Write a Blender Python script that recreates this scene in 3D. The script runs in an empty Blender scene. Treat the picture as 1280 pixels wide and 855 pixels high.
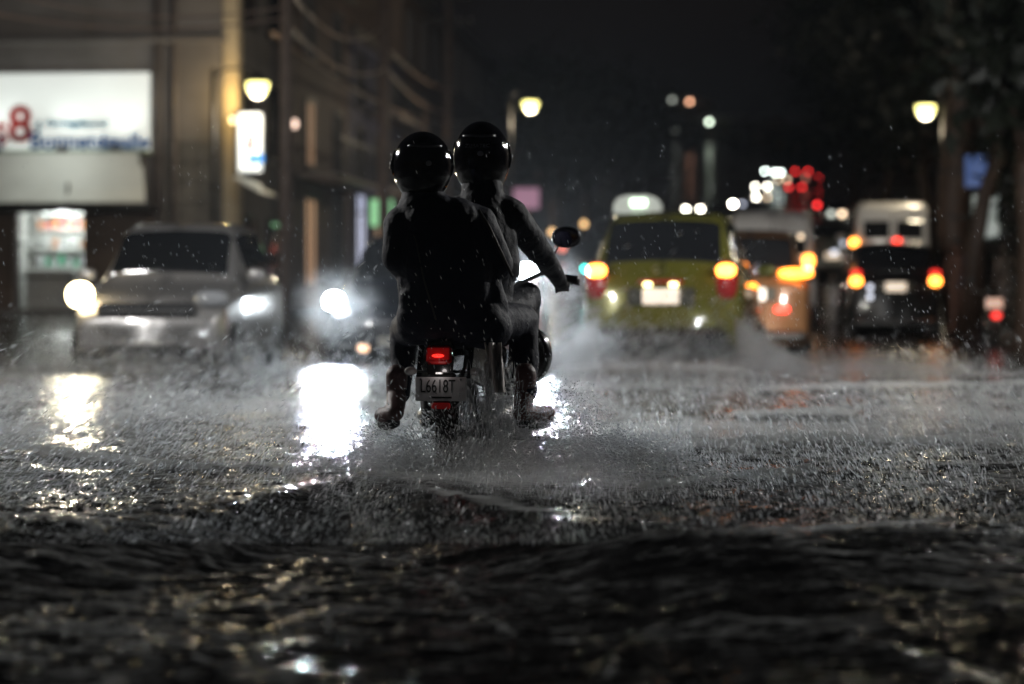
import bpy, bmesh, math, random
import numpy as np
from mathutils import Vector, Matrix
random.seed(7); RNG = np.random.default_rng(11)
S = bpy.context.scene
COL = S.collection
R = math.radians

# ------------------------------------------------------------------ camera
F = 85.0 / 36.0 * 1280.0          # focal length in photo pixels
HZ = 378.0                        # horizon row in the photo
CH = 0.757                        # camera height over the water
cam = bpy.data.cameras.new("camera"); camo = bpy.data.objects.new("camera", cam); COL.objects.link(camo)
cam.lens = 85; cam.sensor_width = 36; cam.clip_start = 0.1; cam.clip_end = 2000
cam.shift_y = -(427.5 - HZ) / 1280.0
camo.location = (0, 0, CH); camo.rotation_euler = (R(90), 0, 0)
cam.dof.use_dof = True; cam.dof.focus_distance = 10.3; cam.dof.aperture_fstop = 1.6
S.camera = camo

# ------------------------------------------------------------------ world: night sky
W = bpy.data.worlds.new("World"); S.world = W; W.use_nodes = True
nt = W.node_tree; nt.nodes.clear()
sky = nt.nodes.new("ShaderNodeTexSky"); sky.sky_type = 'NISHITA'; sky.sun_disc = False
sky.sun_elevation = R(-3); sky.sun_rotation = R(200)
bw = nt.nodes.new("ShaderNodeBackground"); bw.inputs[1].default_value = 0.05
glow = nt.nodes.new("ShaderNodeBackground"); glow.inputs[0].default_value = (.86, .88, 1.0, 1); glow.inputs[1].default_value = 0.0024
add = nt.nodes.new("ShaderNodeAddShader"); wo = nt.nodes.new("ShaderNodeOutputWorld")
nt.links.new(sky.outputs[0], bw.inputs[0]); nt.links.new(bw.outputs[0], add.inputs[0]); nt.links.new(glow.outputs[0], add.inputs[1])
nt.links.new(add.outputs[0], wo.inputs[0])
S.view_settings.view_transform = 'Standard'; S.view_settings.look = 'None'
S.view_settings.exposure = 0; S.view_settings.gamma = 1
cy = S.cycles
try:
    cy.max_bounces = 6; cy.diffuse_bounces = 2; cy.glossy_bounces = 3; cy.transmission_bounces = 4
    cy.transparent_max_bounces = 12; cy.volume_bounces = 0; cy.sample_clamp_indirect = 3.0; cy.sample_clamp_direct = 0
    cy.caustics_reflective = False; cy.caustics_refractive = False
    cy.volume_step_rate = 2.0; cy.volume_max_steps = 64; cy.use_adaptive_sampling = True; cy.adaptive_threshold = 0.01
    cy.use_denoising = True
except Exception as e:
    print(e)

# ------------------------------------------------------------------ street frame
A = R(5.5); cA, sA = math.cos(A), math.sin(A)
def T(u, v, z=0.0): return Vector((u * cA + v * sA, -u * sA + v * cA, z))
def P(px, py, d): return Vector(((px - 640) / F * d, d, CH + (HZ - py) / F * d))
def pu(px, v):
    k = (px - 640) / F
    return v * (k * cA - sA) / (cA + k * sA)
def pv(px, u):
    k = (px - 640) / F
    return u * (cA + k * sA) / (k * cA - sA)
def pz(py, u, v): return CH + (HZ - py) / F * T(u, v).y
GV = np.array([-60, 40, 46, 50, 55, 60, 72, 100, 150, 200, 240, 262, 290, 330, 400, 480, 600, 900.])
GZ = np.array([-.15, -.15, .02, .25, .58, .85, 1.6, 2.9, 5.1, 7.4, 9.3, 11.5, 14.0, 17.8, 26, 35, 47, 60.])
def g(v): return float(np.interp(v, GV, GZ))
def uv_of(x, y): return x * cA - y * sA, x * sA + y * cA

# ------------------------------------------------------------------ materials
MATS = {}
def mat(name, col, rough=.5, metal=0., var=0., scale=8., bump=0., coat=0., trans=0., sheen=0., spec=None, rvar=0.):
    if name in MATS: return MATS[name]
    m = bpy.data.materials.new(name); m.use_nodes = True
    n = m.node_tree; b = n.nodes["Principled BSDF"]
    b.inputs["Base Color"].default_value = (*col, 1); b.inputs["Roughness"].default_value = rough
    b.inputs["Metallic"].default_value = metal; b.inputs["Coat Weight"].default_value = coat; b.inputs["Coat Roughness"].default_value = .06
    b.inputs["Transmission Weight"].default_value = trans; b.inputs["Sheen Weight"].default_value = sheen
    if spec is not None: b.inputs["Specular IOR Level"].default_value = spec
    tc = n.nodes.new("ShaderNodeTexCoord"); no = n.nodes.new("ShaderNodeTexNoise")
    no.inputs["Scale"].default_value = scale; no.inputs["Detail"].default_value = 6; no.inputs["Roughness"].default_value = .65
    n.links.new(tc.outputs["Object"], no.inputs["Vector"])
    if var:
        r = n.nodes.new("ShaderNodeValToRGB"); n.links.new(no.outputs["Fac"], r.inputs[0])
        r.color_ramp.elements[0].position = .3; r.color_ramp.elements[1].position = .7
        r.color_ramp.elements[0].color = (*[c * (1 - var) for c in col], 1); r.color_ramp.elements[1].color = (*[min(1, c * (1 + var)) for c in col], 1)
        n.links.new(r.outputs[0], b.inputs["Base Color"])
    if rvar:
        mr = n.nodes.new("ShaderNodeMapRange"); n.links.new(no.outputs["Fac"], mr.inputs[0])
        mr.inputs[1].default_value = .3; mr.inputs[2].default_value = .7
        mr.inputs[3].default_value = max(0, rough - rvar); mr.inputs[4].default_value = rough + rvar
        n.links.new(mr.outputs[0], b.inputs["Roughness"])
    if bump:
        bp = n.nodes.new("ShaderNodeBump"); bp.inputs["Strength"].default_value = bump; bp.inputs["Distance"].default_value = .02
        n.links.new(no.outputs["Fac"], bp.inputs["Height"]); n.links.new(bp.outputs[0], b.inputs["Normal"])
    MATS[name] = m; return m
def emit(name, col, st, base=(.8, .8, .8)):
    if name in MATS: return MATS[name]
    m = mat(name, base, .25)
    b = m.node_tree.nodes["Principled BSDF"]
    b.inputs["Emission Color"].default_value = (*col, 1); b.inputs["Emission Strength"].default_value = st
    return m

# ------------------------------------------------------------------ mesh helpers
class MB:
    def __init__(s): s.v = []; s.f = []; s.n = 0
    def add(s, V, Fc, M=None):
        V = np.asarray(V, float)
        if M is not None:
            M = np.array(M); V = V @ M[:3, :3].T + M[:3, 3]
        s.v.append(V); s.f += [tuple(i + s.n for i in f) for f in Fc]; s.n += len(V); return s
    def box(s, c, d, rz=0., b=0.):
        x, y, z = d[0] / 2, d[1] / 2, d[2] / 2
        if b <= 0:
            V = [(-x, -y, -z), (x, -y, -z), (x, y, -z), (-x, y, -z), (-x, -y, z), (x, -y, z), (x, y, z), (-x, y, z)]
            Fc = [(0, 3, 2, 1), (4, 5, 6, 7), (0, 1, 5, 4), (1, 2, 6, 5), (2, 3, 7, 6), (3, 0, 4, 7)]
        else:
            V = []
            for zz, k in ((-z, b), (-z + b, 0), (z - b, 0), (z, b)):
                X, Y = x - k, y - k
                for (a_, c_) in ((-X + b, -Y), (X - b, -Y), (X, -Y + b), (X, Y - b), (X - b, Y), (-X + b, Y), (-X, Y - b), (-X, -Y + b)):
                    V.append((a_, c_, zz))
            Fc = [tuple(range(7, -1, -1)), tuple(range(24, 32))]
            for r in range(3):
                for i in range(8): Fc.append((r * 8 + i, r * 8 + (i + 1) % 8, r * 8 + 8 + (i + 1) % 8, r * 8 + 8 + i))
        M = Matrix.Translation(Vector(c)) @ Matrix.Rotation(rz, 4, 'Z')
        return s.add(V, Fc, M)
    def tube(s, pts, r, n=8, cap=True):
        pts = [Vector(p) for p in pts]; rr = r if hasattr(r, '__len__') else [r] * len(pts)
        V = []; up = Vector((0, 0, 1))
        d0 = (pts[1] - pts[0]).normalized()
        a = d0.cross(up)
        if a.length < .05: a = Vector((1, 0, 0))
        a.normalize()
        for i, p in enumerate(pts):
            d = (pts[min(i + 1, len(pts) - 1)] - pts[max(i - 1, 0)]).normalized()
            a = (a - d * a.dot(d)).normalized(); b = d.cross(a)
            for k in range(n):
                t = 2 * math.pi * k / n
                V.append(p + (a * math.cos(t) + b * math.sin(t)) * rr[i])
        Fc = []
        for i in range(len(pts) - 1):
            for k in range(n): Fc.append((i * n + k, i * n + (k + 1) % n, (i + 1) * n + (k + 1) % n, (i + 1) * n + k))
        if cap: Fc.append(tuple(range(n - 1, -1, -1))); Fc.append(tuple(range((len(pts) - 1) * n, len(pts) * n)))
        return s.add([tuple(v) for v in V], Fc)
    def lathe(s, prof, n=24, M=None, closed=False):  # prof (r,z) about Z
        V = []; Fc = []
        for (r, z) in prof:
            for k in range(n): t = 2 * math.pi * k / n; V.append((r * math.cos(t), r * math.sin(t), z))
        m = len(prof)
        for i in range(m if closed else m - 1):
            j = (i + 1) % m
            for k in range(n): Fc.append((i * n + k, i * n + (k + 1) % n, j * n + (k + 1) % n, j * n + k))
        return s.add(V, Fc, M)
    def ball(s, c, r, n=12, m=8, e=1.0, M=None):
        rx, ry, rz = (r, r, r) if not hasattr(r, '__len__') else r
        def q(x): return math.copysign(abs(x) ** e, x)
        V = []; Fc = []
        for i in range(m + 1):
            ph = math.pi * (i / m - .5)
            for k in range(n):
                t = 2 * math.pi * k / n
                V.append((q(math.cos(ph)) * q(math.cos(t)) * rx, q(math.cos(ph)) * q(math.sin(t)) * ry, q(math.sin(ph)) * rz))
        for i in range(m):
            for k in range(n): Fc.append((i * n + k, i * n + (k + 1) % n, (i + 1) * n + (k + 1) % n, (i + 1) * n + k))
        MM = Matrix.Translation(Vector(c))
        if M is not None: MM = MM @ M
        return s.add(V, Fc, MM)
    def prism(s, poly, y0, y1, M=None):  # poly in xz, extruded in y
        n = len(poly); V = [(x, y0, z) for x, z in poly] + [(x, y1, z) for x, z in poly]
        Fc = [tuple(range(n)), tuple(range(2 * n - 1, n - 1, -1))] + [(i, i + n, (i + 1) % n + n, (i + 1) % n) for i in range(n)]
        return s.add(V, Fc, M)
    def grid(s, G):  # G [rows][cols] of points; closed sheet made by caller
        G = np.asarray(G, float); a, b = G.shape[:2]
        Fc = [(i * b + j, i * b + j + 1, (i + 1) * b + j + 1, (i + 1) * b + j) for i in range(a - 1) for j in range(b - 1)]
        return s.add(G.reshape(-1, 3), Fc)
    def build(s, name, m, parent=None, smooth=False, loc=None, rz=0.):
        me = bpy.data.meshes.new(name)
        V = np.concatenate(s.v) if s.v else np.zeros((0, 3))
        me.from_pydata(V.tolist(), [], s.f); me.update()
        if smooth: me.polygons.foreach_set("use_smooth", [True] * len(me.polygons))
        me.materials.append(m)
        o = bpy.data.objects.new(name, me); COL.objects.link(o)
        if parent is not None: o.parent = parent
        if loc is not None: o.location = loc
        if rz: o.rotation_euler.z = rz
        return o
def sheet_solid(G, th, mb=None):
    """closed thin shell from a grid, pushed inward by th along normals"""
    G = np.asarray(G, float); du = np.gradient(G, axis=0); dv = np.gradient(G, axis=1)
    N = np.cross(du, dv); N /= np.linalg.norm(N, axis=2, keepdims=True) + 1e-9
    H = G - N * th; a, b = G.shape[:2]
    mb = mb or MB(); k = a * b; Fc = []
    for i in range(a - 1):
        for j in range(b - 1):
            q = (i * b + j, i * b + j + 1, (i + 1) * b + j + 1, (i + 1) * b + j); Fc.append(q); Fc.append(tuple(x + k for x in q[::-1]))
    ring = [(0, j) for j in range(b)] + [(i, b - 1) for i in range(1, a)] + [(a - 1, j) for j in range(b - 2, -1, -1)] + [(i, 0) for i in range(a - 2, 0, -1)]
    ids = [i * b + j for i, j in ring]
    for q in range(len(ids)): x, y = ids[q], ids[(q + 1) % len(ids)]; Fc.append((x, x + k, y + k, y))
    return mb.add(np.concatenate([G.reshape(-1, 3), H.reshape(-1, 3)]), Fc)
def tag(o, label, cat, group=None, kind=None):
    if label: o['label'] = label
    if cat: o['category'] = cat
    if group: o['group'] = group
    if kind: o['kind'] = kind
    return o
def thing(name, label, cat, loc=(0, 0, 0), rz=0., group=None):
    o = bpy.data.objects.new(name, None); COL.objects.link(o); o.empty_display_size = .2
    o.location = loc; o.rotation_euler = (0, 0, rz)
    return tag(o, label, cat, group)
def structure(o): o['kind'] = 'structure'; return o
def dup(root, loc, rz, label=None, group=None):
    def cp(o, par):
        c = o.copy(); COL.objects.link(c)
        if par is not None: c.parent = par
        for ch in [k for k in bpy.data.objects if k.parent == o]: cp(ch, c)
        return c
    r = cp(root, None); r.location = loc; r.rotation_euler = (0, 0, rz)
    if label: r['label'] = label
    if group: r['group'] = group
    return r
def text(name, body, size, m, parent=None, loc=(0, 0, 0), rot=(R(90), 0, 0), th=.004, sx=1., align='CENTER', shear=0.):
    cu = bpy.data.curves.new(name, 'FONT'); cu.body = body; cu.size = size; cu.extrude = th; cu.align_x = align; cu.align_y = 'CENTER'; cu.shear = shear
    cu.resolution_u = 3; cu.offset = .03 * size if name == 'sign_lettering' else 0
    o = bpy.data.objects.new(name + "_tmp", cu); COL.objects.link(o)
    dg = bpy.context.evaluated_depsgraph_get(); me = bpy.data.meshes.new_from_object(o.evaluated_get(dg))
    bpy.data.objects.remove(o); me.materials.clear(); me.materials.append(m); me.name = name
    q = bpy.data.objects.new(name, me); COL.objects.link(q); q.parent = parent; q.location = loc; q.rotation_euler = rot; q.scale = (sx, 1, 1)
    return q
def spot(name, loc, target, power, col, angle, blend=.6, size=.07, parent=None):
    L = bpy.data.lights.new(name, 'SPOT'); L.energy = power; L.color = col; L.spot_size = R(angle); L.spot_blend = blend; L.shadow_soft_size = size
    o = bpy.data.objects.new(name, L); COL.objects.link(o); o.location = loc
    o.rotation_euler = (Vector(target) - Vector(loc)).to_track_quat('-Z', 'Y').to_euler()
    return o
def point(name, loc, power, col, size=.1):
    L = bpy.data.lights.new(name, 'POINT'); L.energy = power; L.color = col; L.shadow_soft_size = size
    o = bpy.data.objects.new(name, L); COL.objects.link(o); o.location = loc; return o

# ------------------------------------------------------------------ numpy noise
def vnoise(x, y, seed):
    xi = np.floor(x).astype(np.int64); yi = np.floor(y).astype(np.int64); xf = x - xi; yf = y - yi
    def h(a, b):
        n = (a * 374761393 + b * 668265263 + seed * 974634777) & 0xffffffff
        n = ((n ^ (n >> 13)) * 1274126177) & 0xffffffff
        return ((n ^ (n >> 16)) & 0xffff) / 65535.0
    u = xf * xf * (3 - 2 * xf); w = yf * yf * (3 - 2 * yf)
    return (h(xi, yi) * (1 - u) + h(xi + 1, yi) * u) * (1 - w) + (h(xi, yi + 1) * (1 - u) + h(xi + 1, yi + 1) * u) * w
def fbm(x, y, s, o=4):
    r = 0; a = .5; t = 0
    for i in range(o): r = r + a * vnoise(x * 2 ** i, y * 2 ** i, s + i * 17); t += a; a *= .5
    return r / t

# ================================================================== GROUND
def make_ground():
    us = np.unique(np.concatenate([np.linspace(-400, -30, 14), np.linspace(-30, 30, 41), np.linspace(30, 400, 14)]))
    vs = np.unique(np.concatenate([np.linspace(-40, 38, 14), np.linspace(38, 75, 38), np.linspace(75, 340, 54), np.linspace(340, 900, 20)]))
    G = np.zeros((len(vs), len(us), 3))
    for i, v in enumerate(vs):
        for j, u in enumerate(us):
            p = T(u, v, g(v)); G[i, j] = (p.x, p.y, p.z - .004)
    m = mat("wet_asphalt", (.045, .043, .042), .22, var=.35, scale=3, bump=.35, rvar=.14)
    o = MB().grid(G[:, ::-1]).build("road", m, smooth=True); structure(o)
    # pavements with kerbs, following the slope
    for (u0, u1, v0, v1, nm) in ((-11.7, -9.0, 53.9, 320, "pavement"), (4.9, 9.5, 20, 320, "pavement")):
        vv = np.arange(v0, v1 + .1, 3.0); mb = MB(); kb = MB()
        inner = u1 if u0 < 0 else u0
        sgn = 1 if u0 < 0 else -1
        top = [[(*T(a, v)[:2], g(v) + .13) for a in (u0, inner - sgn * .16)] for v in vv]
        if sgn < 0: top = [r[::-1] for r in top]
        mb.grid([r[::-1] for r in top])
        o = mb.build(nm, mat("wet_paving", (.13, .125, .12), .3, var=.3, scale=1.2, bump=.4, rvar=.15), smooth=False); structure(o)
        sec = [(inner - sgn * .16, .134), (inner - sgn * .02, .134), (inner, .11), (inner, -.1)]
        K = [[(*T(a, v)[:2], g(v) + z) for a, z in sec] for v in vv]
        if sgn > 0: K = [r[::-1] for r in K]
        kb.grid(K)
        o = kb.build("kerb", mat("wet_kerb", (.25, .24, .23), .35, var=.3, scale=2)); structure(o)
make_ground()

# ================================================================== FLOOD WATER
def gp(px, py):
    d = CH * F / (py - HZ); return ((px - 640) / F * d, d)
SWELL = [(-500, 672), (-100, 668), (100, 662), (200, 652), (300, 641), (380, 624), (450, 616), (520, 626), (600, 644), (700, 662), (850, 680), (1000, 686), (1120, 674), (1290, 655), (1700, 640)]
CRESTS = [  # pixel polyline on the water, height m, half-width m, foam
    ([(430, 652), (500, 668), (560, 692), (600, 735), (660, 762), (740, 768), (770, 785), (760, 815)], .005, .014, .8),
    ([(150, 742), (200, 770), (280, 787), (370, 772), (415, 758), (408, 730), (370, 710), (290, 703), (250, 716), (225, 735)], .005, .013, .85),
    ([(755, 566), (900, 564), (1000, 557), (1180, 557), (1240, 562)], .065, .11, 1.8),
    ([(930, 521), (1040, 520)], .06, .14, 1.8),
    ([(820, 612), (920, 600), (1010, 596)], .03, .1, 1.2),
    ([(720, 470), (800, 466), (900, 470)], .13, .4, 1.0),
    ([(960, 492), (1100, 486), (1290, 482)], .06, .3, 1.2),
    ([(-20, 560), (120, 578), (260, 592), (420, 586)], .035, .16, 1.1),
    ([(60, 690), (160, 698), (300, 690)], .014, .05, .35),
    ([(640, 735), (780, 742), (920, 732)], .010, .04, .2),
    ([(900, 752), (1060, 768), (1290, 848)], .014, .06, .4),
    ([(0, 838), (130, 845), (300, 852)], .010, .03, .4),
]
def water_h(X, Y, want_foam=False):
    fd = np.clip((45 - Y) / 15, 0, 1)
    near = np.clip((Y - 3.0) / 5., .45, 1)
    wx = X + .25 * (fbm(X * 1.3, Y * 1.3, 5) - .5); wy = Y + .3 * (fbm(X * 1.1, Y * 1.1, 9) - .5)
    h = .030 * (fbm(wx * .7, wy * 1.6, 21, 3) - .5)
    r = 1 - np.abs(2 * fbm(wx * 2.0, wy * 4.8, 31, 4) - 1)
    h = h + .026 * (r - .6) * np.clip((Y - 8) / 2.5, .22, 1)
    r2 = 1 - np.abs(2 * fbm(wx * 6.5, wy * 15, 51, 3) - 1)
    h = h + .010 * (r2 - .6) * near * np.clip((Y - 7) / 3, .4, 1)
    r3 = fbm(wx * 16, wy * 60, 71, 3); h = h + .022 * (r3 - .5) * np.clip((14 - Y) / 5, .0, 1)
    r4 = 1 - np.abs(2 * fbm(wx * 2.6, wy * 15, 81, 4) - 1); h = h + .020 * (r4 - .6) * np.clip((12 - Y) / 3, 0, 1)
    SW = np.array([gp(a, b) for a, b in SWELL]); o_ = np.argsort(SW[:, 0]); yc = np.interp(X, SW[o_, 0], SW[o_, 1]) + .35 * (fbm(X * 1.1, Y * .3, 311, 3) - .5)
    sd = yc - Y; st = np.clip(sd / 1.5, 0, 1); st = st * st * (3 - 2 * st)
    h = h + np.where(sd > 0, .042 * np.exp(-(sd / .6) ** 2), .042 * np.exp(-(sd / 1.0) ** 2)) * (.7 + .6 * fbm(X * 1.7, Y * 1.2, 333, 3)) - (.085 - .03 * np.clip((X + .2) / .8, 0, 1)) * st
    foam = np.zeros_like(X); foam = np.maximum(foam, .75 * np.exp(-((sd + .10) / .16) ** 2) * np.clip(2.2 * fbm(X * 1.9, Y * .8, 345, 3) - .6, 0, 1))
    for pts, hh, w, fo in CRESTS:
        Q = np.array([gp(a, b) for a, b in pts]); D = np.full(X.shape, 1e9); 
        for i in range(len(Q) - 1):
            a, b = Q[i], Q[i + 1]; ab = b - a; L2 = (ab ** 2).sum()
            t = np.clip(((X - a[0]) * ab[0] + (Y - a[1]) * ab[1]) / L2, 0, 1)
            D = np.minimum(D, np.hypot(X - a[0] - t * ab[0], (Y - a[1] - t * ab[1])))
        D = D + max(w * 1.1, .05) * (fbm(X * 3 / (w * 8), Y * 3 / (w * 8), 77, 4) - .5)
        k = np.exp(-(D / w) ** 2); br = .35 + 1.1 * fbm(X * 2.1 / (w * 10 + .3), Y * 2.1 / (w * 10 + .3), 91, 3)
        h = h + hh * k * br * (.75 + .5 * fbm(X * 18, Y * 14, 63, 2))
        fk = fo * np.exp(-(D / (w * .75)) ** 2) * np.clip(br * 1.4 - .35, 0, 1)
        if w < .07: fk = fk * np.clip(fbm(X * 22, Y * 22, 707, 2) * 3.2 - 1.15, 0, 1)
        foam = np.maximum(foam, fk)
    # churned water around the motorbike
    bx, by = -.26, 10.7
    dd = np.hypot((X - bx) / .55, (Y - by) / .9); ch = np.exp(-dd ** 2)
    h = h + ch * (.05 * fbm(X * 9, Y * 9, 3, 3)); foam = np.maximum(foam, ch * .9)
    # broken aerated water from bike back to the cars
    ae = np.clip((Y - 8.2) / 2.2, 0, 1) * np.clip((34 - Y) / 14, 0, 1)
    patch = np.clip(fbm(X * .55, Y * .35, 131, 4) * 2.6 - .85, 0, 1)
    foam = np.maximum(foam, ae * patch * .46)
    foam = np.maximum(foam, np.clip((9.5 - Y) / 2, 0, 1) * np.clip((r4 - .72) * 4, 0, 1) * np.clip(fbm(X * 1.5, Y * 1.5, 515, 3) * 2.4 - .75, 0, 1) * .45)
    foam = np.maximum(foam, np.clip((Y - 8) / 1.5, 0, 1) * np.clip((r2 - .7) * 3.5, 0, 1) * ae * .42)
    return h * fd, foam
def make_water():
    rows, cols = 620, 760
    inv = np.linspace(1 / 2.6, 1 / 60.0, rows); inv = np.concatenate([inv[inv > 1 / 4.3][::6], inv[inv <= 1 / 4.3]])
    d = 1 / inv; t = np.linspace(-1, 1, cols); k = .215 * t + .14 * t ** 7
    Y = np.repeat(d[:, None], cols, 1); X = k[None, :] * Y + 0 * Y
    X = X + np.sign(X) * 0
    h, foam = water_h(X, Y)
    co = np.stack([X, Y, h], -1).reshape(-1, 3); a, b = Y.shape
    ii = (np.arange(a - 1)[:, None] * b + np.arange(b - 1)[None, :]).ravel()
    q = np.stack([ii, ii + 1, ii + b + 1, ii + b], -1)
    me = bpy.data.meshes.new("flood_water"); me.vertices.add(len(co)); me.vertices.foreach_set("co", co.ravel())
    me.loops.add(q.size); me.loops.foreach_set("vertex_index", q.ravel()); me.polygons.add(len(q))
    me.polygons.foreach_set("loop_start", np.arange(0, q.size, 4)); me.polygons.foreach_set("loop_total", np.full(len(q), 4))
    me.polygons.foreach_set("use_smooth", np.ones(len(q), bool)); me.update(calc_edges=True)
    at = me.attributes.new("foam", 'FLOAT', 'POINT'); at.data.foreach_set("value", foam.ravel().astype(np.float32))
    m = bpy.data.materials.new("flood_water"); m.use_nodes = True; n = m.node_tree; bs = n.nodes["Principled BSDF"]
    bs.inputs["Base Color"].default_value = (.020, .019, .018, 1); bs.inputs["Roughness"].default_value = .12; bs.inputs["IOR"].default_value = 1.33
    tc = n.nodes.new("ShaderNodeTexCoord")
    mp = n.nodes.new("ShaderNodeMapping"); n.links.new(tc.outputs["Object"], mp.inputs[0]); mp.inputs["Scale"].default_value = (.35, 1, 1)
    n1 = n.nodes.new("ShaderNodeTexNoise"); n1.inputs["Scale"].default_value = 26; n1.inputs["Detail"].default_value = 5; n1.inputs["Roughness"].default_value = .7
    vo = n.nodes.new("ShaderNodeTexVoronoi"); vo.inputs["Scale"].default_value = 34
    n.links.new(mp.outputs[0], n1.inputs["Vector"]); n.links.new(mp.outputs[0], vo.inputs["Vector"])
    b1 = n.nodes.new("ShaderNodeBump"); b1.inputs["Strength"].default_value = .8; b1.inputs["Distance"].default_value = .012
    b2 = n.nodes.new("ShaderNodeBump"); b2.inputs["Strength"].default_value = .5; b2.inputs["Distance"].default_value = .012
    n.links.new(n1.outputs["Fac"], b1.inputs["Height"]); n.links.new(vo.outputs["Distance"], b2.inputs["Height"]); n.links.new(b2.outputs[0], b1.inputs["Normal"])
    n.links.new(b1.outputs[0], bs.inputs["Normal"])
    fa = n.nodes.new("ShaderNodeAttribute"); fa.attribute_name = "foam"
    n2 = n.nodes.new("ShaderNodeTexNoise"); n2.inputs["Scale"].default_value = 42; n2.inputs["Detail"].default_value = 6; n2.inputs["Roughness"].default_value = .75
    n.links.new(mp.outputs[0], n2.inputs["Vector"])
    mu = n.nodes.new("ShaderNodeMath"); mu.operation = 'MULTIPLY_ADD'; mu.inputs[1].default_value = 1.0; n.links.new(fa.outputs["Fac"], mu.inputs[0]); n.links.new(n2.outputs["Fac"], mu.inputs[2])
    rp = n.nodes.new("ShaderNodeValToRGB"); rp.color_ramp.elements[0].position = .60; rp.color_ramp.elements[1].position = 1.05 if False else 1.0
    rp.color_ramp.elements[1].color = (1, 1, 1, 1)
    n.links.new(mu.outputs[0], rp.inputs[0])
    fo = n.nodes.new("ShaderNodeBsdfTranslucent"); fo.inputs[0].default_value = (.75, .77, .76, 1)
    fd = n.nodes.new("ShaderNodeBsdfDiffuse"); fd.inputs[0].default_value = (.52, .53, .52, 1); n.links.new(b1.outputs[0], fd.inputs["Normal"])
    mx0 = n.nodes.new("ShaderNodeMixShader"); mx0.inputs[0].default_value = .35; n.links.new(fd.outputs[0], mx0.inputs[1]); n.links.new(fo.outputs[0], mx0.inputs[2])
    mx = n.nodes.new("ShaderNodeMixShader"); n.links.new(rp.outputs[0], mx.inputs[0]); n.links.new(bs.outputs[0], mx.inputs[1]); n.links.new(mx0.outputs[0], mx.inputs[2])
    out = n.nodes["Material Output"]; n.links.new(mx.outputs[0], out.inputs["Surface"])
    me.materials.append(m)
    o = bpy.data.objects.new("flood_water", me); COL.objects.link(o); structure(o)
make_water()

# ================================================================== VEHICLES
glass = mat("car_glass", (.012, .013, .015), .04, coat=.6, spec=.8)
black_plastic = mat("black_plastic", (.015, .015, .016), .45, var=.2)
tyre_m = mat("wet_tyre", (.018, .018, .018), .4, bump=.3, scale=40)
rim_m = mat("alloy_rim", (.35, .35, .36), .28, metal=.9)
chrome = mat("chrome", (.7, .7, .72), .12, metal=1)
head_w = emit("headlamp_glow_white", (.93, .97, 1.0), 30)
head_off = mat("headlamp_glass_dark", (.35, .36, .38), .08, coat=1)
head_warm = emit("headlamp_glow_warm", (1.0, .84, .6), 14)
tail_r = emit("tail_lamp_red", (1.0, .05, .03), 5, (.5, .02, .02))
tail_a = emit("tail_lamp_amber", (1.0, .30, .04), 9, (.6, .2, .02))
tail_d = mat("tail_lamp_unlit", (.38, .02, .02), .15, coat=1)
plate_l = emit("glowing_number_plate", (1.0, .78, .55), .75)  # plate-lamp light given to the plate as its own glow
def paint(name, c, rough=.3): return mat(name, c, rough, metal=.25, coat=1, var=.06, scale=30)

ST = {  # station rows: fraction along length from rear, w, zb, zbelt, ztop, wtop   (z in units of H)
 'hatch': [(0, .86, .24, .56, .60, .70), (.015, .94, .16, .58, .63, .74), (.05, .99, .13, .61, .70, .72), (.13, 1, .13, .62, .95, .68), (.22, 1, .13, .62, 1, .70), (.45, 1, .13, .61, 1, .71), (.56, 1, .13, .60, .965, .69), (.73, 1, .13, .585, .64, .76), (.78, .99, .13, .57, .60, .80), (.93, .95, .13, .50, .52, .74), (.985, .88, .17, .42, .45, .68), (1, .78, .22, .36, .40, .6)],
 'sedan': [(0, .84, .26, .54, .58, .72), (.012, .93, .16, .60, .64, .76), (.10, .98, .14, .62, .67, .76), (.15, 1, .14, .62, .69, .74), (.27, 1, .14, .62, .96, .66), (.36, 1, .14, .61, 1, .69), (.50, 1, .14, .61, 1, .70), (.58, 1, .14, .60, .965, .68), (.73, 1, .14, .585, .63, .76), (.80, .99, .14, .57, .59, .80), (.94, .95, .14, .50, .52, .74), (.985, .88, .17, .42, .45, .68), (1, .78, .22, .36, .40, .6)],
 'suv': [(0, .86, .24, .55, .60, .76), (.015, .95, .18, .56, .63, .80), (.04, .99, .16, .57, .72, .80), (.10, 1, .15, .58, .96, .76), (.16, 1, .15, .58, 1, .78), (.5, 1, .15, .57, 1, .79), (.60, 1, .15, .57, .965, .77), (.72, 1, .15, .56, .63, .82), (.78, .99, .15, .56, .60, .84), (.94, .96, .15, .52, .55, .80), (.985, .9, .18, .46, .5, .76), (1, .82, .22, .36, .42, .7)],
 'van': [(0, .90, .15, .46, .90, .80), (.01, .96, .12, .47, .955, .86), (.04, 1, .11, .47, .99, .86), (.08, 1, .11, .47, 1, .87), (.5, 1, .11, .47, 1, .87), (.80, 1, .11, .47, .99, .86), (.87, 1, .11, .47, .94, .82), (.955, .99, .11, .46, .56, .82), (.985, .95, .12, .42, .48, .8), (1, .86, .15, .34, .42, .74)],
}
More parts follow.
